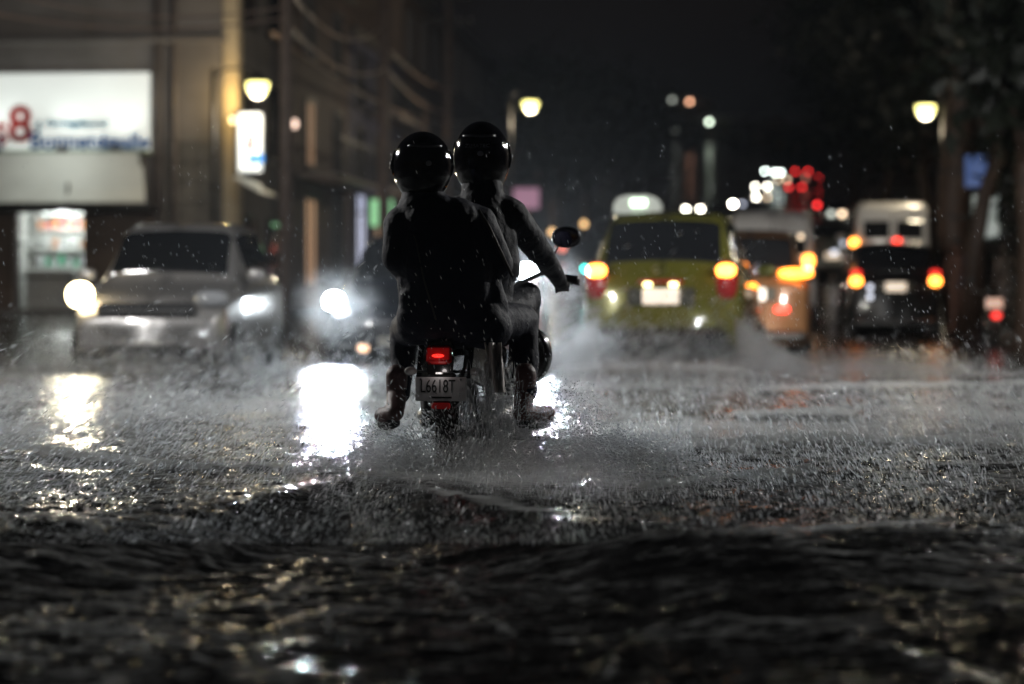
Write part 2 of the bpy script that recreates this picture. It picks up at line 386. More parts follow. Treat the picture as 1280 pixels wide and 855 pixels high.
class Hull:
    def __init__(s, kind, L, Wd, H):
        s.L, s.W, s.H = L, Wd, H; s.t = np.array(ST[kind])
    def st(s, f): return [np.interp(f, s.t[:, 0], s.t[:, i]) for i in range(1, 6)]
    def sec(s, f):
        w, zb, zl, zt, wt = s.st(f); w *= s.W / 2; wt *= s.W / 2; zb *= s.H; zl *= s.H; zt *= s.H
        m = zb + (zl - zb) * .55
        cr = min(.05, (zt - zl) * .5 + .008)
        return np.array([(0, zb), (w * .9, zb), (w * .985, zb + .07), (w, m), (w * .985, zl - .03), (w * .95, zl), (wt * 1.02 + .0, zl + (zt - zl) * .90 if zt - zl > .2 else zl + (zt - zl) * .5), (wt * .90, zt - cr * .25), (wt * .5, zt + .006), (0, zt + .012)])
    def pt(s, f, k, side=1):
        q = s.sec(f); i = np.arange(len(q)); x = np.interp(k, i, q[:, 0]); z = np.interp(k, i, q[:, 1])
        return (side * x, (f - .5) * s.L, z)
    def body(s):
        fs = np.unique(np.concatenate([np.linspace(0, .2, 15), np.linspace(.2, .8, 20), np.linspace(.8, 1, 12), s.t[:, 0]]))
        ks = np.concatenate([np.linspace(0, 1, 2)[:-1], np.linspace(1, 9, 25)])
        G = []
        for f in fs:
            r = [s.pt(f, k, -1) for k in ks[::-1]] + [s.pt(f, k, 1) for k in ks][0:]
            # order: top centre left -> bottom -> right -> top
            G.append(r[:-1] if False else r)
        G = np.array(G)
        # smooth along length
        for _ in range(2): G[1:-1] = .5 * G[1:-1] + .25 * (G[:-2] + G[2:])
        a, b = G.shape[:2]; mb = MB(); Fc = [(i * b + j, (i + 1) * b + j, (i + 1) * b + (j + 1) % b, i * b + (j + 1) % b) for i in range(a - 1) for j in range(b)]
        Fc.append(tuple(range(b))); Fc.append(tuple(range((a - 1) * b, a * b))[::-1])
        mb.add(G.reshape(-1, 3), Fc); return mb
    def patch(s, f0, f1, k0, k1, side=1, off=.012, nf=8, nk=8, both=False, inset=None):
        fs = np.linspace(f0, f1, nf)
        if both: row = lambda f: [s.pt(f, k, -1) for k in np.linspace(k0, k1, nk)] + [s.pt(f, k, 1) for k in np.linspace(k1, k0, nk)][1:]
        else: row = lambda f: [s.pt(f, k, side) for k in np.linspace(k0, k1, nk)]
        G = np.array([row(f) for f in fs])
        du = np.gradient(G, axis=0); dv = np.gradient(G, axis=1); N = np.cross(du, dv); N /= np.linalg.norm(N, axis=2, keepdims=True) + 1e-9
        c = np.array([0, 0, s.H * .5]); sg = np.sign(((G - c) * N).sum(2).mean()); N *= sg if sg else 1
        G2 = G + N * off
        if sg < 0: G2 = G2[::-1]
        return sheet_solid(G2, off + .02)

def wheel(parent, x, y, r, w=.19):
    s = 1 if x > 0 else -1
    M = Matrix.Translation((x, y, r)) @ Matrix.Rotation(R(90), 4, 'Y')
    t = MB().lathe([(r * .62, -w / 2), (r * .9, -w / 2), (r, -w * .32), (r, w * .32), (r * .9, w / 2), (r * .62, w / 2)], 28, M, closed=True).build("wheel", tyre_m, parent, True)
    q = MB(); 
    for k in range(6):
        a = k * math.pi / 3; q.box((0, 0, 0), (.05, r * 1.15, .03), a)
    # rotate spokes into the wheel plane
    q2 = MB(); V = np.concatenate(q.v); V = V[:, [2, 0, 1]]; V[:, 0] += s * w * .38; q2.add(V + np.array([x, y, r]), q.f)
    q2.lathe([(r * .60, -w * .4), (r * .64, -w * .4), (r * .64, w * .45), (r * .6, w * .45)], 28, M, closed=True)
    q2.lathe([(.001, s * w * .4), (.07, s * w * .42), (.07, s * w * .2), (.001, s * w * .2)], 12, M)
    q2.build("rim", rim_m, t, True)
    return t

def car(name, label, cat, kind, loc, yaw, L, Wd, H, pm, front='off', rear='on', detail=2, group=None, fl=None, plate=True, phz=None):
    t = thing(name, label, cat, loc, yaw, group)
    h = Hull(kind, L, Wd, H)
    h.body().build("body", pm, t, True)
    rr = {'hatch': (.05, .125), 'sedan': (.155, .265), 'suv': (.035, .098), 'van': None}[kind]
    ws = {'hatch': (.575, .715), 'sedan': (.59, .72), 'suv': (.61, .71), 'van': (.872, .95)}[kind]
    kk = 6.15
    if rr: h.patch(rr[0], rr[1], kk + .1, 9, both=True).build("rear_window", glass, t, True)
    h.patch(ws[0], ws[1], kk, 9, both=True).build("windscreen", glass, t, True)
    sd = {'hatch': [(.17, .36), (.37, .56)], 'sedan': [(.27, .42), (.43, .58)], 'suv': [(.12, .28), (.29, .44), (.45, .60)], 'van': [(.08, .35), (.37, .62), (.66, .84)]}[kind]
    for s_ in (1, -1):
        for a, b in sd: h.patch(a, b, 5.15, 5.92, side=s_, nk=4).build("side_window", glass, t, True)
    if kind == 'van':
        y = -L / 2
        for s_ in (1, -1):
            m = MB().box((s_ * Wd * .205, y - .010, H * .70), (Wd * .33, .05, H * .19), b=.015).build("rear_window", glass, t)
            MB().box((s_ * Wd * .03, y - .02, H * .45), (.03, .03, .16), b=.008).build("door_handle", black_plastic, t)
        MB().box((0, y - .012, H * .52), (.02, .035, H * .72)).build("door_gap", black_plastic, t)
        MB().box((0, y - .05, H * .14), (Wd * .92, .16, .16), b=.04).build("rear_bumper", black_plastic, t)
    if detail < 1:
        pass
    if detail >= 1:
        r_ = .30 if kind != 'van' else .33
        if kind == 'suv': r_ = .34
        for x in (Wd / 2 - .10, -(Wd / 2 - .10)):
            for y in (-L * .31, L * .325): wheel(t, x, y, r_)
        # dark wheel arches
        for sgn in (1, -1):
            for y in (-L * .31, L * .325):
                M = Matrix.Translation((sgn * (Wd / 2 - .06), y, r_)) @ Matrix.Rotation(R(90), 4, 'Y')
                MB().lathe([(r_ * 1.06, -.07), (r_ * 1.2, -.07), (r_ * 1.2, .075), (r_ * 1.06, .075)], 24, M, closed=True).build("wheel_arch", black_plastic, t, True)
    if detail >= 2:
        y0 = -L / 2; y1 = L / 2
        if kind != 'van':
            MB().box((0, y0 + .04, H * .20), (Wd * .90, .20, .16), b=.05).build("rear_bumper", black_plastic, t)
            MB().box((0, y0 + .006, phz or H * .40), (Wd * .42, .05, .20), b=.02).build("plate_recess", mat("matte_recess", (.05, .05, .04), .7), t)
        MB().box((0, y1 - .05, H * .17), (Wd * .80, .2, .14), b=.05).build("front_bumper", black_plastic, t)
        gm = MB()
        for k in range(5): gm.box((0, y1 - .02, H * .27 + k * .03), (Wd * (.5 + .03 * k), .06, .012), b=.003)
        gm.build("grille", black_plastic, t)
        for s_ in (1, -1):
            m = MB().ball((s_ * (Wd / 2 + .09), L * .17, H * .66), (.11, .05, .075), 12, 8, .7).build("wing_mirror", pm, t, True)
            MB().box((s_ * (Wd / 2 + .02), L * .17, H * .63), (.1, .03, .03)).build("mirror_arm", black_plastic, m)
        pm2 = plate_l
        if plate:
            MB().box((0, y0 - .03, phz or (H * .40 if kind != 'van' else H * .30)), (.40, .02, .17), b=.006).build("number_plate", pm2, t)
        MB().box((0, y1 + .02, H * .22), (.34, .02, .13), b=.005).build("number_plate", mat("plain_plate", (.55, .54, .5), .4), t)
    zt = {'hatch': .60, 'sedan': .55, 'suv': .60, 'van': .38}[kind] * H; wx = Wd * .425
    hz = {'hatch': .44, 'sedan': .45, 'suv': .50, 'van': .38}[kind] * H
    return t, dict(zt=zt, wx=wx, hz=hz, L=L, W=Wd, H=H)

def lamp_blob(name, m, parent, c, r, e=.6): return MB().ball(c, r, 14, 10, e).build(name, m, parent, True)

# ---- silver car, oncoming, far left
def yaw_to(target_dir_deg): return R(target_dir_deg)
def cpos(px, d): return Vector(((px - 640) / F * d, d, 0))
silver = paint("silver_paint", (.30, .29, .285), .28)
CZ = -.13
d0 = 26.6; p = Vector((-3.86, 28.4, 0))
t, q = car("silver_car", "silver hatchback with warm lit headlamp driving through the flood at left", "car", 'hatch', (p.x, p.y, CZ), R(180 - 5), 3.7, 1.80, 1.82, silver)
lamp_blob("headlight", emit("headlamp_glow_golden", (1, .80, .45), 22), t, (q['wx'], q['L'] / 2 - .10, .97), (.15, .12, .14), .9)
lamp_blob("headlight", head_off, t, (-q['wx'] * .92, q['L'] / 2 - .14, .93), (.2, .14, .10), .8)
MB().box((0, q['L'] / 2 + .0, .80), (1.1, .10, .16), b=.03).build("upper_grille", black_plastic, t)
MB().box((0, q['L'] / 2 + .015, .36), (.9, .08, .12), b=.03).build("lower_grille", black_plastic, t)
lamp_blob("indicator", emit("indicator_warm_dim", (1, .7, .35), 3), t, (q['wx'] * .70, q['L'] / 2 - .02, .85), (.08, .05, .03))
spot("silver_car_beam", t.matrix_basis @ Vector((q['wx'], q['L'] / 2 + .12, .97)), (-3.2, 6, .0), 320, (1, .86, .6), 60, .9, .09)

# ---- dark car, oncoming, one strong headlamp
navy = paint("dark_blue_paint", (.02, .024, .035), .3)
p = cpos(519, 32)
t, q = car("dark_car", "dark car with a dazzling white headlamp left of the motorbike", "car", 'hatch', (p.x, p.y, CZ), R(180 - 6), 4.0, 1.74, 1.78, navy, plate=False)
hl = lamp_blob("headlight", emit("headlamp_glow_dazzling", (.86, .95, 1.0), 50), t, (q['wx'], q['L'] / 2 - .06, q['hz'] + .12), (.13, .09, .11), .9)
lamp_blob("headlight", head_off, t, (-q['wx'], q['L'] / 2 - .10, q['hz'] + .12), (.15, .12, .10), .9)
lamp_blob("fog_lamp", emit("fog_lamp_amber", (1, .6, .35), 2.0), t, (.35, q['L'] / 2 + .06, .32), (.07, .05, .05))
HP = t.matrix_basis @ Vector((q['wx'], q['L'] / 2 + .10, q['hz'] + .15))
spot("dark_car_beam", HP, (.9, 8, .0), 10000, (.82, .92, 1.0), 42, 1.0, .09)

# ---- white van, oncoming, mostly hidden behind the riders
wvan = paint("white_paint", (.62, .61, .6), .35)
p = cpos(612, 37.5)
t, q = car("oncoming_van", "reddish white van with bright headlamps mostly hidden behind the riders", "van", 'van', (p.x, p.y, CZ), R(180 - 2), 4.6, 1.75, 1.95, paint("faded_red_paint", (.42, .2, .18), .4), plate=False)
lamp_blob("headlight", MATS["headlamp_glow_dazzling"], t, (-q['wx'] * .87, q['L'] / 2 + .02, q['hz'] + .60), (.13, .09, .10), .9)
lamp_blob("headlight", MATS["headlamp_glow_dazzling"], t, (q['wx'] * .87, q['L'] / 2 + .02, q['hz'] + .60), (.13, .09, .10), .9)
HP2 = t.matrix_basis @ Vector((-q['wx'] * .87, q['L'] / 2 + .16, q['hz'] + .60))
HP3 = t.matrix_basis @ Vector((q['wx'] * .87, q['L'] / 2 + .16, q['hz'] + .60))
spot("van_beam", HP2, (2.0, 9, .0), 22000, (.82, .91, 1.0), 56, .9, .09)
spot("van_beam", HP3, (-1.2, 9, .0), 9000, (.88, .95, 1.0), 46, .9, .09)

# ---- taxi
taxi_p = paint("taxi_yellow_green_paint", (.145, .14, .022), .26)
p = Vector((1.93, 28.1, 0))
t, q = car("taxi", "yellow green taxi hatchback with white roof sign and glowing brake lamps", "taxi", 'hatch', (p.x, p.y, CZ), R(-9.5), 3.8, 1.78, 1.90, taxi_p, phz=.95)
for s_ in (1, -1):
    lamp = lamp_blob("tail_lamp", tail_d, t, (s_ * q['wx'] * .93, -q['L'] / 2 + .06, 1.12), (.125, .10, .22), .75)
    lamp_blob("brake_light", emit("brake_glow_orange", (1, .33, .05), 10, (.7, .1, .03)), lamp, (s_ * q['wx'] * .93, -q['L'] / 2 + .015, 1.23), (.105, .10, .075), .8)
    MB().box((s_ * .57, -q['L'] / 2 - .065, .52), (.13, .03, .045), b=.01).build("reflector", emit("glowing_red_reflector", (1, .03, .03), .35, (.7, .02, .03)), t)  # returned light put into the reflector as a faint glow
    lamp_blob("plate_lamp", emit("plate_lamp_yellow", (1, .85, .35), 7), t, (s_ * .14, -q['L'] / 2 - .05, 1.08), (.045, .03, .022))
    MB().box((s_ * .52, .05, 1.3), (.30, .12, .32), b=.05).build("headrest", black_plastic, t)
MB().box((0, -q['L'] / 2 - .03, 1.115), (.5, .04, .04), b=.01).build("garnish", tail_d, t)
MB().box((0, -q['L'] / 2 - .03, .44), (1.42, .16, .34), b=.06).build("lower_bumper", black_plastic, t)
t2 = t
rs = thing("roof_sign", "white moulded taxi roof sign with a green lit panel on top of the taxi", "roof sign", (p.x - .48, p.y - .25, CZ + 1.90 + .02), R(-9.5))
MB().prism([(-.28, 0), (-.27, .10), (-.22, .17), (-.12, .20), (.12, .20), (.22, .17), (.27, .10), (.28, 0)], -.09, .09).build("sign_box", emit("roof_sign_shell", (.9, 1, .85), .10, (.6, .62, .58)), rs)
MB().box((.02, -.10, .11), (.19, .03, .09), b=.02).build("lit_panel", emit("roof_sign_panel", (.72, 1, .70), 2.4), rs)

# ---- orange sedan right of the taxi
p = Vector((3.46, 35.6, 0))
t, q = car("orange_hatchback", "orange brown hatchback with wide amber tail lamps just right of the taxi", "car", 'hatch', (p.x, p.y, -.08), R(-4), 4.3, 1.68, 1.86, paint("orange_paint", (.20, .10, .045), .28), phz=.95)
for s_ in (1, -1):
    lamp_blob("tail_lamp", emit("tail_glow_orange", (1, .28, .03), 8, (.7, .1, .02)), t, (s_ * q['wx'] * .86, -q['L'] / 2 + .03, 1.24), (.24, .10, .07), .8)
    lamp_blob("bumper_lamp", tail_r, t, (s_ * .42, -q['L'] / 2 - .08, .74), (.10, .05, .045))
# ---- black suv right
p = Vector((7.62, 49.2, 0))
t, q = car("black_suv", "black off-road wagon with amber and red tail lamps beside the thick tree", "car", 'suv', (p.x, p.y, -.02), R(-4), 4.3, 1.80, 1.95, paint("black_paint", (.012, .012, .013), .3), phz=1.08)
for s_ in (1, -1):
    l = lamp_blob("tail_lamp", tail_a, t, (s_ * q['wx'] * 1.0, -q['L'] / 2 + .02, 1.19), (.115, .08, .09), .8)
    lamp_blob("brake_light", emit("brake_glow_red_dim", (1, .04, .03), 1.6, (.5, .02, .02)), l, (s_ * q['wx'] * 1.0, -q['L'] / 2 + .02, 1.34), (.10, .08, .07), .8)
    lamp_blob("reversing_lamp", emit("cool_glow_dim", (.8, .85, 1), 1.6), t, (-.50, -q['L'] / 2 - .04, .98 + s_ * .09), (.05, .03, .05))
# ---- white van, parked right behind suv
p = Vector((9.62, 62.4, 0))
t, q = car("white_van", "white passenger van with split rear windows behind the black wagon", "van", 'van', (p.x, p.y, g(61)), R(-4), 4.8, 1.98, 2.35, wvan)
for s_, m_ in ((1, tail_r), (-1, tail_a)): lamp_blob("tail_lamp", m_, t, (s_ * (.10 if s_ > 0 else .96), -q['L'] / 2 - .03, 1.33), (.10, .06, .10))
# ---- second white van, centre right
p = cpos(958, 50 + 2.4)
t, q = car("white_minibus", "white high roofed minibus seen from behind between the taxi and the bus stop queue of cars", "van", 'van', (p.x, p.y, g(51)), R(-3), 4.8, 1.86, 2.35, wvan)
t['label'] = "white high roofed minibus standing in traffic just beyond the orange hatchback"
lamp_blob("tail_lamp", tail_a, t, (.74, -q['L'] / 2 - .03, 1.30), (.11, .06, .12))
lamp_blob("tail_lamp", tail_r, t, (-.80, -q['L'] / 2 - .03, 1.30), (.11, .06, .12))
lamp_blob("reversing_lamp", emit("reverse_glow", (1, .95, .6), 6), t, (.72, -q['L'] / 2 - .03, 1.09), (.075, .04, .07))
lamp_blob("roof_lamp", emit("warm_glow_dim", (1, .75, .5), 2.2), t, (.58, -q['L'] / 2 - .03, 1.80), (.05, .03, .05))
# ---- grey car between minibus and suv
p = cpos(1035, 70)
t, q = car("grey_car", "dull grey hatchback with one red tail lamp between the two white vans", "car", 'suv', (p.x, p.y, g(69)), R(-4), 4.2, 1.76, 1.62, paint("grey_paint", (.14, .15, .14), .35))
lamp_blob("tail_lamp", tail_r, t, (-q['wx'], -q['L'] / 2, .95), (.1, .06, .12)); lamp_blob("tail_lamp", tail_d, t, (q['wx'], -q['L'] / 2, .95), (.1, .06, .12))
lamp_blob("glowing_chrome_glint", emit("cool_glow_dim", (.8, .85, 1), 2.2), t, (.05, -q['L'] / 2 - .03, .75), (.10, .03, .06))  # glint on the chrome made as a glowing blob
lamp_blob("lamp", MATS["cool_glow_dim"], t, (.30, -q['L'] / 2 - .03, 1.0), (.06, .03, .06))

for o_, w_, z_, L_ in (("orange_hatchback", .6, .75, 2.15), ("black_suv", .62, .8, 2.15), ("taxi", .62, .8, 1.9)):
    co = bpy.data.objects[o_]; bpy.context.view_layer.update(); mw = Matrix.Translation(co.location) @ Matrix.Rotation(co.rotation_euler.z, 4, 'Z')
    for s_ in (1, -1):
        lamp_blob("headlight", emit("lit_front_lamp", (1, .9, .75), 8), co, (s_ * w_, L_ - .03, z_), (.12, .08, .09))
        spot("queue_headlight_beam", mw @ Vector((s_ * w_, L_ + .12, z_)), mw @ Vector((s_ * w_, L_ + 12, z_ + .1)), 420, (1, .93, .82), 75, .9, .07)
# ---- traffic climbing the hill
def road_d(py, h=.7):   # distance at which a lamp h above the road appears on this row
    for d in np.arange(70, 420, .5):
        if CH + (HZ - py) / F * d - h <= g(d / cA + 0) and d > 90: return d
    return 300.
far_p = paint("far_car_paint", (.10, .10, .10), .35)
PX = bpy.data.materials
def far_car(px_list, py, front, mats, idx, label, spread=.62):
    d = 0
    cx = sum(px_list) / len(px_list)
    d = FAR_D[idx]
    x = (cx - 640) / F * d; z = CH + (HZ - py) / F * d
    kind = 'sedan'; t, q = car("distant_car", label, "car", kind, (x, d, z - .72), R(180 - 5.5) if front else R(-5.5), 4.2, 1.72, 1.5, far_p, detail=1, group="traffic climbing the far hill")
    for px, m in zip(px_list, mats):
        lx = (px - cx) / F * d; sgn = -1 if front else 1
        yy = (q['L'] / 2 - .02) if front else (-q['L'] / 2 + .0)
        lamp_blob("headlight" if front else "tail_lamp", m, t, (sgn * max(-.76, min(.76, lx)), yy, .72), (.17, .10, .15), .9)
    return t
wA = emit("far_headlamp_white", (1, .95, .80), 22); wB = emit("far_headlamp_cool", (.86, 1, .93), 24); wC = emit("far_headlamp_warm_dim", (1, .75, .5), 5)
wD = emit("far_lamp_dim_blue", (.75, .8, 1), 2.6)
rA = emit("far_tail_red", (1, .035, .035), 7, (.5, .02, .02)); rC = emit("far_tail_salmon", (1, .35, .25), 2.5, (.5, .1, .1)); rX = emit("far_headlamp_strong", (1, .93, .78), 60)
g_dim = emit('far_lamp_dim_grey', (.8, .85, .75), 2.2)
FAR_D = [225, 150, 232, 262, 250, 300, 320, 262, 300, 296, 200]
far_car([858, 876], 262.5, True, [wA, wA], 0, "distant oncoming car with two warm headlamps just over the taxi roof")
far_car([894.5], 273, True, [rX], 1, "distant oncoming car with one dazzling lamp at the taxi roof corner")
far_car([916.4, 928], 256, True, [rX, wD], 2, "distant oncoming car with unequal headlamps above the minibus")
far_car([944, 959], 234, True, [wA, wA], 5, "upper of two distant oncoming cars stacked above the minibus")
far_car([945, 959], 247.6, True, [wA, wC], 4, "lower of two distant oncoming cars stacked above the minibus")
far_car([956, 965.], 215, True, [wB, wB], 6, "farthest oncoming car of the bright white cluster, left one")
far_car([975.6, 969], 217, True, [wB, wB], 8, "farthest oncoming car of the bright white cluster, right one")
far_car([985.5, 1001.8], 235, False, [rA, rA], 7, "lower distant car with a pair of red tail lamps")
far_car([992.8, 1010], 215.5, False, [rA, rA], 9, "upper distant car with a pair of red tail lamps")
far_car([1026, 1003], 224, False, [rA, rC], 5, "distant car with one red and one salmon tail lamp at the right")
FAR_D += [150, 262]
far_car([1037.7, 1051], 269, True, [g_dim, wC], 11, "distant oncoming car with two faint lamps right of the red tail lamp")
far_car([983, 972], 226, True, [wC, wC], 12, "distant oncoming car with two faint warm lamps between white and red clusters")
far_car([1020.6], 257.5, False, [rA], 10, "nearest of the distant climbing cars with a single red tail lamp")

# ================================================================== STREET LAMPS, POLES
lamp_y = emit("street_lamp_glow", (1.0, .90, .30), 4.2)
iron = mat("dark_iron", (.03, .028, .026), .45, metal=.4, var=.3)
def street_lamp(px, py, d, side, label, power, gv):
    p = P(px, py, d); base = Vector((p.x + side, d, gv)); Hh = p.z - gv
    t = thing("street_lamp", label, "street lamp", base, 0, "yellow street lamps along the avenue")
    MB().lathe([(.16, 0), (.16, .12), (.11, .2), (.10, .7), (.075, .8), (.055, 2.2), (.05, Hh + .35), (.03, Hh + .42), (.001, Hh + .45)], 12).build("post", iron, t, True)
    a = [(0, 0, Hh + .25), (-side * .3, 0, Hh + .42), (-side * .7, 0, Hh + .42), (-side, 0, Hh + .30)]
    MB().tube(a, .028, 8).build("arm", iron, t, True)
    c = (-side, 0, 0)
    MB().lathe([(.001, Hh + .34), (.05, Hh + .32), (.10, Hh + .26), (.24, Hh + .17), (.26, Hh + .13), (.25, Hh + .125)], 18, Matrix.Translation(c)).build("lamp_cap", iron, t, True)
    MB().lathe([(.001, Hh + .13), (.235, Hh + .12), (.24, Hh + .04), (.19, Hh - .10), (.10, Hh - .20), (.001, Hh - .22)], 18, Matrix.Translation(c)).build("lamp_globe", lamp_y, t, True)
    q = point("street_lamp_light", p + Vector((0, 0, -.45)), power, (1, .84, .60) if power < 600 else (.98, .97, .95), .18)
    return t
street_lamp(322, 110, 52, -.95, "large yellow street lamp beside the vertical lit sign at left", 170, g(52))
street_lamp(663, 132, 75, -.62, "yellow street lamp on an orange lit post behind the driver's helmet", 300, g(75))
street_lamp(1157, 138, 60, .45, "yellow street lamp above the white passenger van at right", 170, g(60))
street_lamp(640 - 7.6 / 19.5 * F, HZ - 4.4 / 19.5 * F, 19.5, -.9, "added unseen street lamp on the left kerb between the nearest and the corner", 750, 0)  # this and the next five lamps are added off frame for general light
street_lamp(640 + 8.4 / 24 * F, HZ - 4.4 / 24 * F, 24, .9, "added unseen street lamp on the right kerb between the nearest and the corner", 750, 0)
street_lamp(640 - 10.5 / 41 * F, HZ - 4.4 / 41 * F, 41, -.9, "added street lamp on the left corner before the pharmacy, outside the frame", 200, 0)
street_lamp(640 + 11.2 / 42 * F, HZ - 4.4 / 42 * F, 42, .9, "added street lamp on the right kerb, outside the frame", 200, 0)
street_lamp(640 - 8.2 / 17 * F, HZ - 4.4 / 17 * F, 17, -.9, "added street lamp on the left kerb just ahead of the motorbike, outside the frame", 1450, 0)
street_lamp(640 + 8.6 / 18 * F, HZ - 4.4 / 18 * F, 18, .9, "added street lamp on the right kerb just ahead of the motorbike, outside the frame", 1750, 0)
wood = mat("pole_concrete", (.16, .12, .10), .6, var=.3, scale=4)
def pole(px, d, r, h, label):
    x = (px - 640) / F * d; gv = g(uv_of(x, d)[1])
    t = thing("utility_pole", label, "utility pole", (x, d, gv), 0, "utility poles on the left kerb")
    MB().tube([(0, 0, -.2), (0, 0, h)], [r, r * .75], 14).build("pole_shaft", wood, t, True)
    for z in (h - .5, h - 1.4):
        MB().box((0, -.05, z), (1.8, .1, .11), R(10), b=.01).build("crossarm", iron, t)
        for k in (-.8, -.4, .4, .8): MB().lathe([(.001, .16), (.03, .15), (.05, .1), (.03, .06), (.045, .02), (.02, 0)], 10, Matrix.Translation((k, -.05 + k * .17, z + .06))).build("insulator", mat("ceramic", (.3, .28, .26), .2), t, True)
    return t
pole(357, 44, .125, 9.5, "thick dark utility pole in front of the second left building")
pole(480, 66, .17, 9.8, "utility pole with a yellow lit shaft left of the pillion's helmet")
pole(560, 88, .16, 10.0, "farthest utility pole rising between the two helmets")
def cable(a, b, sag, r, label):
    a = Vector(a); b = Vector(b); pts = []
    for i in range(25):
        f = i / 24; q = a.lerp(b, f); q.z -= sag * 4 * f * (1 - f); pts.append(q - a)
    o = MB().tube(pts, r, 6).build("overhead_cable", mat("cable_rubber", (.30, .22, .18), .5), None, True, loc=a); tag(o, label, "cable", "overhead cables along the left side")
cable(P(357, 25, 44), P(482, 85, 66), .5, .035, "cable sagging from the thick dark pole to the yellow lit pole")
cable(P(357, -20, 44), P(480, 30, 66), .7, .03, "upper cable between the first two utility poles")
cable(P(482, 85, 66), P(562, 140, 88), .35, .05, "thick cable falling rightwards between the yellow pole and the farthest pole")
cable(P(484, 60, 66), P(575, 112, 88), .35, .035, "thin cable above the thick one behind the helmets")
cable(P(-60, 5, 40), P(357, 22, 44), .3, .022, "cable crossing in front of the pharmacy wall top")
cable(P(-60, -30, 40), P(357, 8, 44), .4, .02, "highest cable over the grey wall at left")
cable(P(340, 40, 54), P(600, 150, 100), .8, .04, "service cable running along the left facades")

